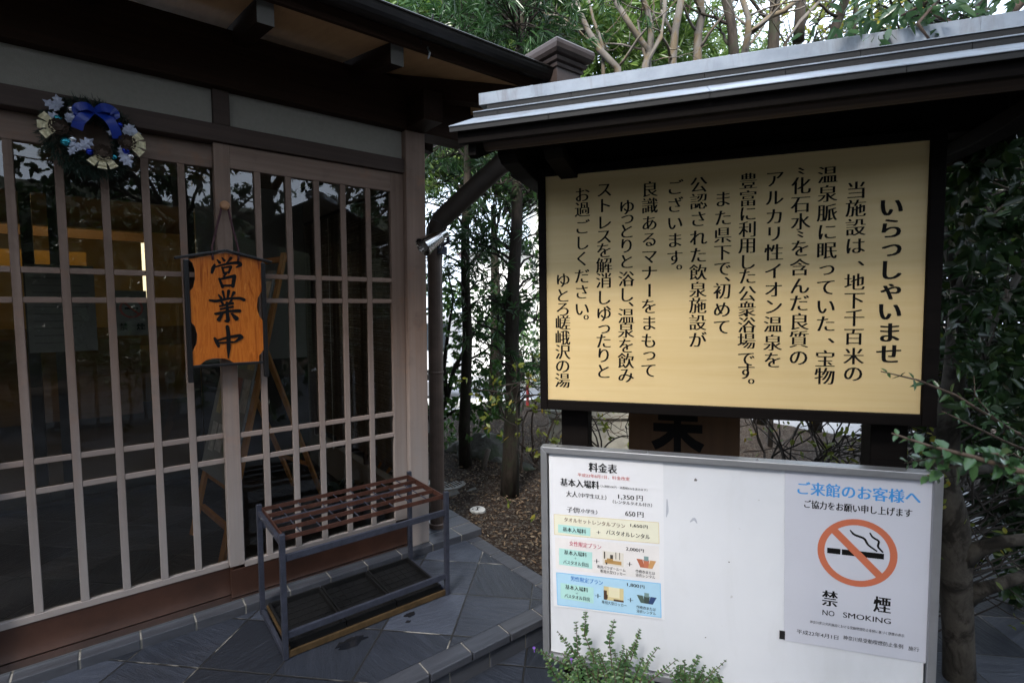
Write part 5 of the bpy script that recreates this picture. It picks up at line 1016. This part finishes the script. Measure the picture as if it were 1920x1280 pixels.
# clumps with holes between them
cell=np.sin(P_[:,0]*6.1+1)*np.sin(P_[:,2]*5.3+.7)*np.sin(P_[:,1]*4.0); P_=P_[cell>-.40]; P_=P_[P_[:,2]>-.05]
O_=rg.normal(size=P_.shape); npmesh('crown',*shoots(P_,O_,8,.075,.032,.09,.2,.1,.9,rg),M['broad'],T)
b=MB()
for p in P_[::7]:
    p=Vector(p); a=Vector((1.9+.2*random.random(),2.1+.35*(p.y-2.1),p.z-.3*random.random())); b.tube([a,(a+p)/2+Vector((0,0,random.gauss(0,.08))),p],[.006,.004,.002],4,False)
part('branches',b,M['twig_d'],T)
# --- unseen canopy added overhead to shade the right side
P_,O_=crown(1500,(3.0,1.6,3.75),(1.9,2.3,.8),50,.24,np.random.default_rng(5)); kp=(P_[:,2]>1.45+np.maximum(P_[:,1],.2)*.70); P_,O_=P_[kp],O_[kp]
npmesh('crown',*shoots(P_,O_,8,.10,.045,.10,.2,.2,.9),M['broad'],T)
M_n=M['broad']; px=rg.uniform(1765,2050,720); py=rg.uniform(150,830,720); Yd=rg.uniform(1.72,2.05,720); kq=(px>1780+.1*np.abs(py-500))&(np.sin(px*.031)*np.sin(py*.027+1)>-.25)
P3=np.array([at(a,c_,d_) for a,c_,d_ in zip(px[kq],py[kq],Yd[kq])]); npmesh('crown',*shoots(P3,rg.normal(size=P3.shape),7,.06,.026,.07,.2,.1,.9,rg),M['broad'],T)
# --- overhead canopy: the branch that dips over the right end of the roof
T=thing('overhanging_branch','dark leafy branch dipping over the right end of the notice board roof','branch',at(1990,-60,1.75)); b=MB()
for pts,rs in (([at(2060,-160,1.8),at(1960,-40,1.7),at(1880,40,1.65),at(1800,55,1.6),at(1740,20,1.6)],[.022,.017,.012,.008,.004]),([at(1960,-40,1.7),at(1860,-30,1.6),at(1770,-10,1.55),at(1690,30,1.55)],[.013,.01,.007,.003]),([at(1880,40,1.65),at(1860,80,1.6),at(1830,95,1.58)],[.009,.006,.003]),([at(1770,-10,1.55),at(1720,45,1.5),at(1755,90,1.5)],[.006,.005,.003])): b.tube(pts,rs,7,jit=.15)
part('stem',b,M['twig'],T,smooth=True)
cs=[(1690,25),(1720,5),(1650,20),(1620,40),(1600,25),(1700,60),(1760,40),(1800,30),(1850,60),(1880,20),(1900,90),(1830,80),(1780,10),(1740,80),(1570,60),(1640,60),(1900,-10)]
P_=np.concatenate([np.array(at(x,y,1.6))+rng.normal(size=(4,3))*[.035,.08,.03] for x,y in cs]); npmesh('foliage',*shoots(P_,rng.normal(size=P_.shape),4,.055,.017,.05,.25,-.1,.9),M['priv'],T)
# --- pale privet sprays reaching in from the right, close to the camera
def spray(label,stems,leafL,leafW,seed,name='leafy_branch'):
    rg=np.random.default_rng(seed); random.seed(seed); p0=stems[0][0][0]; T=thing(name,label,'branch',at(*p0)); b=MB(); VF=[]
    for pts,r0,n in stems:
        q=[Vector(at(*p)) for p in pts]; b.tube(q,[r0*(1-.75*i/(len(q)-1)) for i in range(len(q))],6)
        L_=[0]
        for a,c_ in zip(q[:-1],q[1:]): L_.append(L_[-1]+(c_-a).length)
        for k in range(n):
            s=L_[-1]*(k+.5)/n; i=max(j for j in range(len(q)-1) if L_[j]<=s); t_=(s-L_[i])/(L_[i+1]-L_[i]); p=q[i].lerp(q[i+1],t_); d=(q[i+1]-q[i]).normalized(); o=d.orthogonal(); o.rotate(__import__('mathutils').Quaternion(d,k*1.571+random.gauss(0,.3)))
            for sg in (1,-1):
                D=np.array([(d*.55+o*sg+Vector((0,0,.15)))[:]]); sc=rg.uniform(.7,1.15)*(.65 if k>n-3 else 1); VF.append(leafset(np.array([p[:]]),D,leafL*sc,leafW*sc,.35,.15,upv=np.array([[0,-.3,1.]]),rg=rg))
    part('stem',b,M['twig'],T,smooth=True); V,F=join(VF); npmesh('foliage',V,F,M['priv'],T)
spray('thin twig with small pale leaves crossing the right edge of the cream panel',[([(1990,850,1.42),(1900,808,1.40),(1790,740,1.38),(1720,712,1.36),(1652,696,1.34)],.006,15),([(1850,770,1.40),(1828,740,1.40),(1826,704,1.41)],.003,6),([(1990,870,1.45),(1890,830,1.45),(1790,782,1.45),(1765,770,1.45)],.005,10),([(1900,808,1.40),(1860,780,1.38),(1845,760,1.36)],.003,6),([(1990,905,1.48),(1900,850,1.5),(1850,860,1.5)],.004,8)],.034,.011,31)
spray('nearer blurred spray of broad pale leaves low at the right',[([(2010,905,.80),(1900,880,.80),(1820,855,.82),(1740,835,.84),(1672,812,.86)],.006,15),([(1830,862,.82),(1770,880,.84),(1735,895,.86)],.003,7),([(1900,880,.8),(1870,850,.8),(1840,850,.82)],.003,6),([(1980,890,.78),(1940,910,.78),(1900,905,.8)],.004,8),([(1790,850,.84),(1740,860,.86),(1695,868,.88)],.003,6)],.030,.0155,37)
# --- cuphea like shrub in front of the white board
def fern(label,stems,seed,name='leafy_shrub'):
    rg=np.random.default_rng(seed); random.seed(seed); T=thing(name,label,'shrub',(at(*stems[0][0])[0],at(*stems[0][0])[1],-.11)); b=MB(); VF=[]; fl=MB()
    for (p0,p1,fan) in stems:
        a,c_=Vector(at(*p0)),Vector(at(*p1)); m=a.lerp(c_,.5)+Vector((random.gauss(0,.022),random.gauss(0,.016),.015)); q=[a,m,c_]; b.tube(q,[.0024,.0018,.001],5)
        n=int((c_-a).length/.0112)
        for k in range(n):
            t_=(k+.5)/n; p=(a.lerp(m,t_*2) if t_<.5 else m.lerp(c_,t_*2-1)); d=(c_-a).normalized(); view=Vector((p.x,p.y,p.z-1.45)).normalized(); o=d.cross(view).normalized()
            if k%2 and fan<2: o=(o*.5+view*.6).normalized()
            sc=(1-.55*max(0,t_-.55)/.45)*rg.uniform(.62,1.22)
            for sg in (1,-1):
                if rg.uniform()<.07: continue
                D=np.array([(d*random.uniform(.2,.75)+o*sg+Vector((random.gauss(0,.18),random.gauss(0,.18),random.gauss(0,.18))))[:]]); VF.append(leafset(np.array([p[:]]),D,.0195*sc,.0108*sc,.3,.12,upv=np.array([(-view+Vector((0,0,.6)))[:]]),rg=rg))
    part('stem',b,M['twig'],T); V,F=join(VF); npmesh('foliage',V,F,M['fresh'],T); return T
Yf=1.62
S1=[((1130,1300,Yf),(1045,1182,Yf),1),((1110,1290,Yf),(1080,1165,Yf),1),((1128,1270,Yf),(1098,1146,Yf),2),((1150,1270,Yf),(1152,1160,Yf),1),((1160,1300,Yf),(1200,1178,Yf),1),((1120,1320,Yf),(1000,1214,Yf),1),((1110,1330,Yf),(1022,1245,Yf),1),((1140,1330,Yf),(1085,1235,Yf),2),((1150,1330,1.55),(1120,1215,1.55),2),((1170,1330,Yf),(1235,1212,Yf),2),((1180,1330,1.55),(1270,1235,1.55),2),((1165,1300,Yf),(1175,1215,Yf),2),((1120,1340,1.5),(1060,1262,1.5),2),((1170,1340,1.5),(1150,1250,1.5),2),((1200,1340,1.5),(1215,1240,1.5),2),((1150,1290,Yf),(1195,1200,Yf),1),((1120,1300,1.58),(1135,1222,1.58),1),((1100,1320,1.6),(1105,1225,1.6),2)]
random.seed(5)
for k in range(17):
    x=random.uniform(1015,1235); S1.append(((1130+.45*(x-1125),1330,1.6),(x,random.uniform(1205,1275),random.uniform(1.5,1.64)),random.choice((1,1,2))))
fern('bushy small leaved shrub in front of the left end of the white board',S1,41)
S2=[((1310+.4*(x-1310),1335,1.6),(x,y,1.58),1) for x,y in ((1262,1250),(1283,1236),(1300,1252),(1322,1246),(1345,1258),(1352,1266),(1275,1268),(1310,1270),(1335,1272))]+[((1310,1320,1.6),(1312,1228,1.6),1),((1310,1330,1.6),(1362,1236,1.6),1),((1300,1330,1.6),(1275,1245,1.6),2),((1320,1330,1.6),(1340,1250,1.6),2),((1300,1340,1.55),(1290,1262,1.55),2),((1330,1340,1.55),(1330,1268,1.55),2),((1290,1340,1.6),(1255,1255,1.6),2)]
fern('smaller clump of the leafy shrub below the middle of the white board',S2,43)
for (x,y),c_,lb in (((1001,1213),(.22,.10,.50),'leftmost tiny purple flower at the tip of a shrub stem'),((1032,1248),(.45,.15,.28),'tiny pinkish flower low on the left of the shrub'),((1071,1234),(.25,.12,.48),'tiny purple flower among the shrub leaves under the board corner')):
    b=MB(); c0_=Vector(at(x,y,1.6))
    for k in range(6): a=k*1.047; d=Vector((math.cos(a),-.3,math.sin(a)))*.0055; s=Vector((-math.sin(a),0,math.cos(a)))*.0025; b.add([c0_,c0_+d*.6+s,c0_+d,c0_+d*.6-s],[(0,1,2,3)])
    b.tube([c0_+Vector((0,.002,-.002)),c0_+Vector((.002,.006,-.02))],.0015,5)
    tag(part('flower',b,plain('petal '+lb[:8]+str(x),c_,.5,bump=0),loc=c0_),lb,'flower')
# --- twiggy hedge behind the notice board
def hedge(label,x0,x1,y0,y1,Y,n,leafn,seed,name='twiggy_hedge'):
    random.seed(seed); rg=np.random.default_rng(seed); T=thing(name,label,'hedge',at((x0+x1)/2,900,Y)); b=MB(); tips=[]
    for k in range(n):
        x=random.uniform(x0,x1); p=Vector(at(x,y1,Y+random.uniform(-.25,.35))); p.z=-.06
        limb(b,p,(random.gauss(0,.25),random.gauss(0,.2),1),.62,.013,3,tips,5,.2,.02,(2,3),.0028,.66)
    part('stems',b,M['twig_d'] if seed%2 else M['twig'],T)
    P_=np.array([t_[:] for t_ in tips]); P_=np.repeat(P_,2,0)+rg.normal(size=(len(P_)*2,3))*.06
    if leafn: npmesh('foliage',*shoots(P_,rg.normal(size=P_.shape),leafn,.04,.016,.05,.1,.2,.9,rg),M['yell'],T)
    return T
hedge('tangle of bare twigs with yellow leaves behind the right part of the notice board',1400,1760,740,900,2.75,16,2,7)
hedge('yellow leaved shrub seen between the left post and the hidden wooden sign',1100,1180,740,900,3.4,5,5,9,'yellow_shrub')
hedge('small bare twiggy shrub on the earth left of the white board',985,1015,800,900,4.3,4,0,12,'bare_shrub')
# low wall seen through the same gap
b=MB(); b.box(.35,1.6,4.6,4.75,-.1,.42); b.box(.33,1.62,4.57,4.78,.42,.5); tag(part('low_wall',b,plain('pale mossy concrete',(.30,.29,.25),.9,var=.25,scale=8,bump=.4),loc=(1,4.65,0),bevel=.01),'low mossy concrete wall behind the notice board','wall')
# --- stones, stake, stump
def rock(label,c,r,seed,col=(.075,.075,.068),name='rock'):
    rg_=random.Random(seed); b=MB(); n,m=20,12; V=[]
    ph=[rg_.uniform(0,6) for _ in range(6)]
    for j in range(m+1):
        for i in range(n):
            th=math.pi*j/m; a=2*math.pi*i/n; d=Vector((math.sin(th)*math.cos(a),math.sin(th)*math.sin(a),math.cos(th)))
            k=1+.16*math.sin(3*d.x+ph[0])*math.sin(4*d.y+ph[1])+.10*math.sin(7*d.z+ph[2]+3*d.x)+.05*math.sin(11*d.x+ph[3])*math.sin(9*d.y+ph[4]); V.append((c[0]+d.x*r[0]*k,c[1]+d.y*r[1]*k,c[2]+d.z*r[2]*k))
    b.add(V,[(j*n+i,(j+1)*n+i,(j+1)*n+(i+1)%n,j*n+(i+1)%n) for j in range(m) for i in range(n)])
    nm='mossy rock' ; mt=bpy.data.materials.get(nm)
    if not mt:
        t=NT(nm); v=t.tc(); n_=t.noise(v,9,8,.7); c_=t.ramp(n_,[(.3,(.045,.043,.038)),(.7,(.15,.145,.13))]); c_=t.mix(t.ramp(t.noise(v,3.5,4),[(.45,(0,0,0)),(.65,(.8,.8,.8))]),c_,(.04,.06,.022)); t.col(c_).set(Roughness=.9).bump(n_,1,.02); mt=t.m
    return tag(part(name,b,mt,loc=(c[0],c[1],0),smooth=True),label,'rock')
rock('largest mossy boulder behind the slender trunk',(-.27,4.75,.03),(.27,.20,.20),2)
rock('flat mossy rock left of the boulder',(-.50,4.98,.0),(.17,.12,.09),4)
rock('low mossy rock right of the thicker trunk',(.10,4.45,-.03),(.14,.10,.09),6)
rock('small stone leaning against the foot of the boulder',(-.13,4.55,-.02),(.09,.07,.09),9)
rock('flat stone half sunk in the earth beside the terrace corner',(.28,2.9,-.045),(.10,.07,.05),13)
b=MB(); b.tube([(-.255,4.35,-.05),(-.235,4.37,.09),(-.205,4.39,.20)],[.026,.024,.022],9,jit=.15); tag(part('wooden_stake',b,plain('weathered stake',(.085,.07,.055),.9,var=.3,scale=20,bump=.4),loc=(-.255,4.35,-.02),smooth=True),'short weathered stake leaning between the two trunks','stake')
b=MB(); b.tube([(-.77,5.38,-.08),(-.77,5.38,.10),(-.765,5.38,.17)],[.075,.066,.06],12,jit=.2); tag(part('tree_stump',b,plain('grey stump',(.17,.15,.125),.9,var=.35,scale=15,bump=.5),loc=(-.77,5.38,-.05),smooth=True),'small grey tree stump behind the drain pipe','stump')
# fallen leaves and chips over the earth
n=5200; uu=rng.uniform(.2,2.4,n); ww=rng.uniform(-.9,2.6,n); e1=np.array([.7866,.6174,0]); e2=np.array([-.6174,.7866,0]); P0=np.array([-.398,3.094,.0])+uu[:,None]*e1+ww[:,None]*e2; P0[:,2]=.006+.05*np.exp(-((uu-1)**2+(ww-1.1)**2)/.25)+rng.uniform(0,.012,n); D=rng.normal(size=(n,3))*[1,1,.25]
lt=npmesh('leaf_litter',*leafset(P0,D,rng.uniform(.015,.045,n),rng.uniform(.006,.014,n),.3,.0,upv=np.tile([0,0,1.],(n,1))),leafmat('dry fallen leaf',(.05,.028,.014),(.17,.11,.06),.7,.1,(.26,.22,.16))); tag(lt,kind='stuff')
# drain grate and marker
GR=thing('drain_grate','round metal drain grate set in concrete behind the drain pipe','drain',(.50,.85,-.01),'F')
b=MB(); b.box(.27,.72,.60,1.08,-.1,.004); part('surround',b,plain('concrete surround',(.10,.095,.085),.9,var=.3,scale=20),GR)
b=MB(); n=32
for r0,r1,z in ((.125,.16,.013),):
    V=[(.50+r*math.cos(2*math.pi*k/n),.85+r*math.sin(2*math.pi*k/n),z) for r in (r0,r1) for k in range(n)]+[(.50+r1*math.cos(2*math.pi*k/n),.85+r1*math.sin(2*math.pi*k/n),.003) for k in range(n)]
    b.add(V,[(k,n+k,n+(k+1)%n,(k+1)%n) for k in range(n)]+[(n+k,2*n+k,2*n+(k+1)%n,n+(k+1)%n) for k in range(n)])
for i in range(-4,5):
    x=i*.027; h=math.sqrt(max(0,.127**2-x*x)); b.box(.50+x-.005,.50+x+.005,.85-h,.85+h,.004,.012)
part('grille',b,plain('worn grate metal',(.22,.215,.20),.5,.5),GR)
DS=thing('ground_marker','small round white marker plate in the earth by the terrace corner','marker',(.395,.25,0),'F')
b=MB(); b.lathe([(.055,-.01),(.055,.010),(.050,.014),(.001,.0145)],(.395,.25,0),24); part('plate',b,plain('white marker',(.36,.36,.35),.6,var=.15),DS)
b=MB(); b.obox((.38,.235,.0155),(.41,.268,.0155),.008,.0015); b.obox((.372,.243,.0155),(.388,.227,.0155),.006,.0015); b.obox((.402,.276,.0155),(.418,.260,.0155),.006,.0015); b.obox((.36,.262,.0155),(.37,.272,.0155),.007,.0015); part('mark',b,M['ink'],DS)
# ================================================================ the street beyond
M['wallw']=plain('white render',(.78,.78,.76),.9,var=.04); M['redroof']=plain('red metal roof',(.42,.10,.09),.5,var=.15); M['pinkw']=plain('tan brick wall',(.45,.27,.19),.9,var=.15); M['wglass']=plain('dark window',(.05,.06,.07),.1,var=.2,bump=0)
def house(label,x,y,w_,d_,h,roofh,wall,roof,base):
    T=thing('house',label,'house',(x,y,base)); b=MB(); b.box(x,x+w_,y,y+d_,base-1,base+h); part('wall',b,wall,T)
    b=MB(); e=.35; b.prism([(y-e,base+h+.003),(y+d_+e,base+h+.003),(y+d_/2,base+h+roofh)],x-e,x+w_+e,'x'); part('roof',b,roof,T)
    k=max(2,int(w_/1.8))
    for i in range(1 if h>4 else k):
        for zz in ([2.1] if h>4 else [.9]):
            u=x+w_*(i+.5)/k; b=MB(); u+=(w_*.24 if h>4 else 0); b.box(u-.45,u+.45,y-.04,y-.002,base+zz,base+zz+1.1); f=part('window',b,M['alu'],T); b=MB(); b.box(u-.41,u+.41,y-.05,y-.041,base+zz+.04,base+zz+1.06); part('pane',b,M['wglass'],f)
house('white house with a grey window seen between the two trunks',-1.7,19,3.5,6,5.0,.25,M['wallw'],plain('grey roof',(.3,.3,.31),.7),-1.7)
house('low house with a red roof beyond the drain pipe',-4.4,21,2.6,5,1.7,1.0,M['pinkw'],M['redroof'],-1.9)
house('house with a red roof beside the thicker trunk',1.3,22,5,6,2.7,1.3,M['wallw'],M['redroof'],-1.9)
house('tall pale house with tiled eaves at the notice board edge',.65,14,6,6,6.2,1.5,plain('cream render',(.62,.60,.54),.9),plain('grey tile',(.22,.22,.24),.6),-1.0)
def car():
    T=thing('parked_car','white van parked on the street behind the camellia bush','car',(-2.7,11.2,gz(0,11))); zb=gz(0,11.2); X0,Y0_=-4.35,10.4
    prof=[(0,.28),(0,.95),(.12,1.02),(.42,1.72),(.62,1.82),(3.1,1.84),(3.3,1.7),(3.36,.3)]
    b=MB(); b.prism([(X0+u,zb+z) for u,z in prof],Y0_,Y0_+1.55,'y'); part('body',b,plain('white car paint',(.75,.76,.78),.25,var=.02,bump=0),T,bevel=.05,seg=3)
    for a,c_ in ((.55,1.3),(1.4,2.2),(2.3,3.05)):
        b=MB(); b.box(X0+a,X0+c_,Y0_-.012,Y0_-.002,zb+1.08,zb+1.62); part('side_window',b,M['wglass'],T)
    for u in (.62,2.7):
        b=MB(); b.lathe([(.28,0),(.30,.02),(.30,.16),(.28,.18)],(X0+u,Y0_+.1,zb+.31),20,(0,-1,0)); w_=part('wheel',b,M['tray'],T); b=MB(); b.lathe([(.17,0),(.15,.02),(.04,.03)],(X0+u,Y0_-.081,zb+.31),16,(0,-1,0)); part('rim',b,M['alu'],w_)
    b=MB(); b.box(X0-.012,X0+.1,Y0_+.1,Y0_+.4,zb+.7,zb+.88); part('headlight',b,M['chrome'],T); b=MB(); b.box(X0+.02,X0+3.34,Y0_-.015,Y0_-.002,zb+.62,zb+.68); part('trim',b,M['tray'],T)
car()
b=MB(); b.box(-4,2.5,8.8,8.98,gz(0,8.9)-.1,gz(0,8.9)+.16); tag(part('kerb_wall',b,M['wallw'],loc=(-.7,8.9,gz(0,8.9)),bevel=.01),'low white kerb along the far side of the road','kerb')
FN=thing('street_railing','pale railing with a red post beyond the thicker trunk','railing',(.25,7.2,gz(0,7.2)))
b=MB(); b.box(.20,.24,7.2,7.24,gz(0,7.2)-.05,gz(0,7.2)+.62); part('red_post',b,plain('red painted post',(.42,.05,.05),.5),FN)
for x in (-.02,.9): 
    b=MB(); b.box(x,x+.05,7.2,7.25,gz(0,7.2)-.05,gz(0,7.2)+.75); part('post',b,M['wallw'],FN)
b=MB(); b.box(-.03,1.2,7.205,7.235,gz(0,7.2)+.5,gz(0,7.2)+.56); part('rail',b,M['wallw'],FN)
for x,y,h_,r_,lb in ((-4.2,15,1.6,(1.2,1,1.0),'round green street bush beyond the white van'),(.2,13,.9,(.8,.8,.8),'pale green bush in front of the white house')):
    screen('street_bush',lb,(x,y,gz(x,y)+h_*.6),r_,260,20,.2,M['camel'],.10,.05,6,twig=12)
# cable above the roof
b=MB(); p,q=Vector(at(880,95,5.5)),Vector(at(985,-20,6.0)); p2=p+(p-q)*.6; q2=q+(q-p)*3
b.tube([p2.lerp(q2,k/12)+Vector((0,0,-.25*math.sin(math.pi*k/12))) for k in range(13)],.010,6); tag(part('overhead_cable',b,M['black'],loc=p),'black overhead cable crossing the bright yew pine leaves','cable')
# ================================================================ the wood behind the viewer (mirrored in the door glass, and shading the forecourt)
# invented rise behind the viewer, hiding low sky from the door glass
b=MB(); bank=[(-22,6),(-15,-1),(-10,-6.5),(-4,-9.2),(3,-9.6),(9,-7),(13,-1),(15,6)]; m_=36; V=[]
for j,(k,h) in enumerate(((0,-.15),(.5,1.6),(1.0,3.0),(1.6,4.0),(3.2,4.6))):
    for i in range(m_):
        s=i/(m_-1)*(len(bank)-1); a=min(int(s),len(bank)-2); f=s-a; x=bank[a][0]*(1-f)+bank[a+1][0]*f; y=bank[a][1]*(1-f)+bank[a+1][1]*f; q=1+.09*k+random.gauss(0,.012); V.append((x*q,y*q,h+random.gauss(0,.18)*(h>0)))
b.add(V,[(j*m_+i,j*m_+i+1,(j+1)*m_+i+1,(j+1)*m_+i) for j in range(4) for i in range(m_-1)])
tag(part('bank',b,plain('mossy earth bank',(.022,.028,.012),.95,var=.6,scale=5,bump=.8),loc=(0,0,0),smooth=True),kind='structure')
rg=np.random.default_rng(77); VF=[]; tb=MB()
for (x,y,h_,r_,N) in ((-6.5,-3.2,4.6,(2.2,1.8,2.0),900),(-3.2,-5.6,5.2,(2.2,2.0,2.2),900),(.6,-5.2,4.6,(2.0,1.8,2.0),800),(4.2,-3.6,4.4,(2.0,1.8,2.2),900),(5.4,.4,4.2,(1.8,1.8,2.2),900),(-8.8,-.6,4.8,(2.0,2.0,2.0),600),(3.3,-1.2,5.3,(1.5,1.4,.9),420)):
    P_,O_=crown(N,(x,y,h_),r_,44,.28,rg); VF.append(shoots(P_,O_,8,.15,.06,.15,.15,.2,.9,rg))
    tb.tube([(x,y,-.2),(x+.15,y,1.8),(x-.1,y,h_+.6)],[.2,.16,.07],10,jit=.1); tips=[]
    for k in range(4): limb(tb,(x,y,1.9+.35*k),(random.gauss(0,1),random.gauss(0,1),.9),1.5,.06,2,tips,5,.15,.05,(2,2),.006)
    a=rg.uniform(0,6.28,160); q=rg.uniform(0,1.6,160)**.5*1.1; P2=np.stack([x+np.cos(a)*q*1.6,y+np.sin(a)*q*1.4,rg.uniform(0,1.5,160)],1); VF.append(shoots(P2,rg.normal(size=P2.shape),8,.12,.05,.12,.1,.3,.9,rg))
for (x,y,h_,r_,N) in ((-1.6,-3.0,6.3,(2.6,1.9,.9),900),(1.6,-3.4,6.4,(2.2,1.9,.9),800),(-4.6,-1.6,6.2,(2.2,2.0,.9),700)):  # unseen crowns added overhead to keep sun and sky off the forecourt
    P_,O_=crown(N,(x,y,h_),r_,50,.28,rg); VF.append(shoots(P_,O_,8,.16,.07,.15,.15,.2,.9,rg))
n=2600; a=rg.uniform(-.12,1.0,n); bx=-11+17.5*a+rg.normal(size=n)*.3; by=-3.0-4.2*np.sin(np.clip(a,0,1)*2.6)+rg.normal(size=n)*.4; P2=np.stack([bx,by,rg.uniform(0,1,n)**.8*3.4],1); VF.append(shoots(P2,rg.normal(size=P2.shape),9,.20,.09,.14,.15,.2,.9,rg))
V,F=join(VF); wd=npmesh('woodland_and_added_canopy',V,F,M['broad'],fr='W'); tag(wd,kind='stuff'); tr_=part('woodland_stems',tb,M['bark_d'],loc=(0,0,0)); tag(tr_,kind='stuff')

# ================================================================ what repeats belongs together
GROUPS={'bare_tree':'bare trees beyond the notice board roof','yew_pine':'yew pines in the garden','evergreen_tree':'evergreens closing the background','rock':'mossy stones on the garden bed','house':'houses beyond the street','flower':'tiny flowers on the front shrub','leafy_shrub':'small leaved shrubs before the white board','leafy_branch':'leafy sprays reaching in from the right','street_bush':'bushes along the street','twiggy_hedge':'twiggy shrubs behind the notice board','paper_notice':'paper notices inside the glass'}
for o in S.objects:
    if o.parent is None and 'label' in o:
        g=GROUPS.get(o.name.split('.')[0])
        if g: o['group']=g
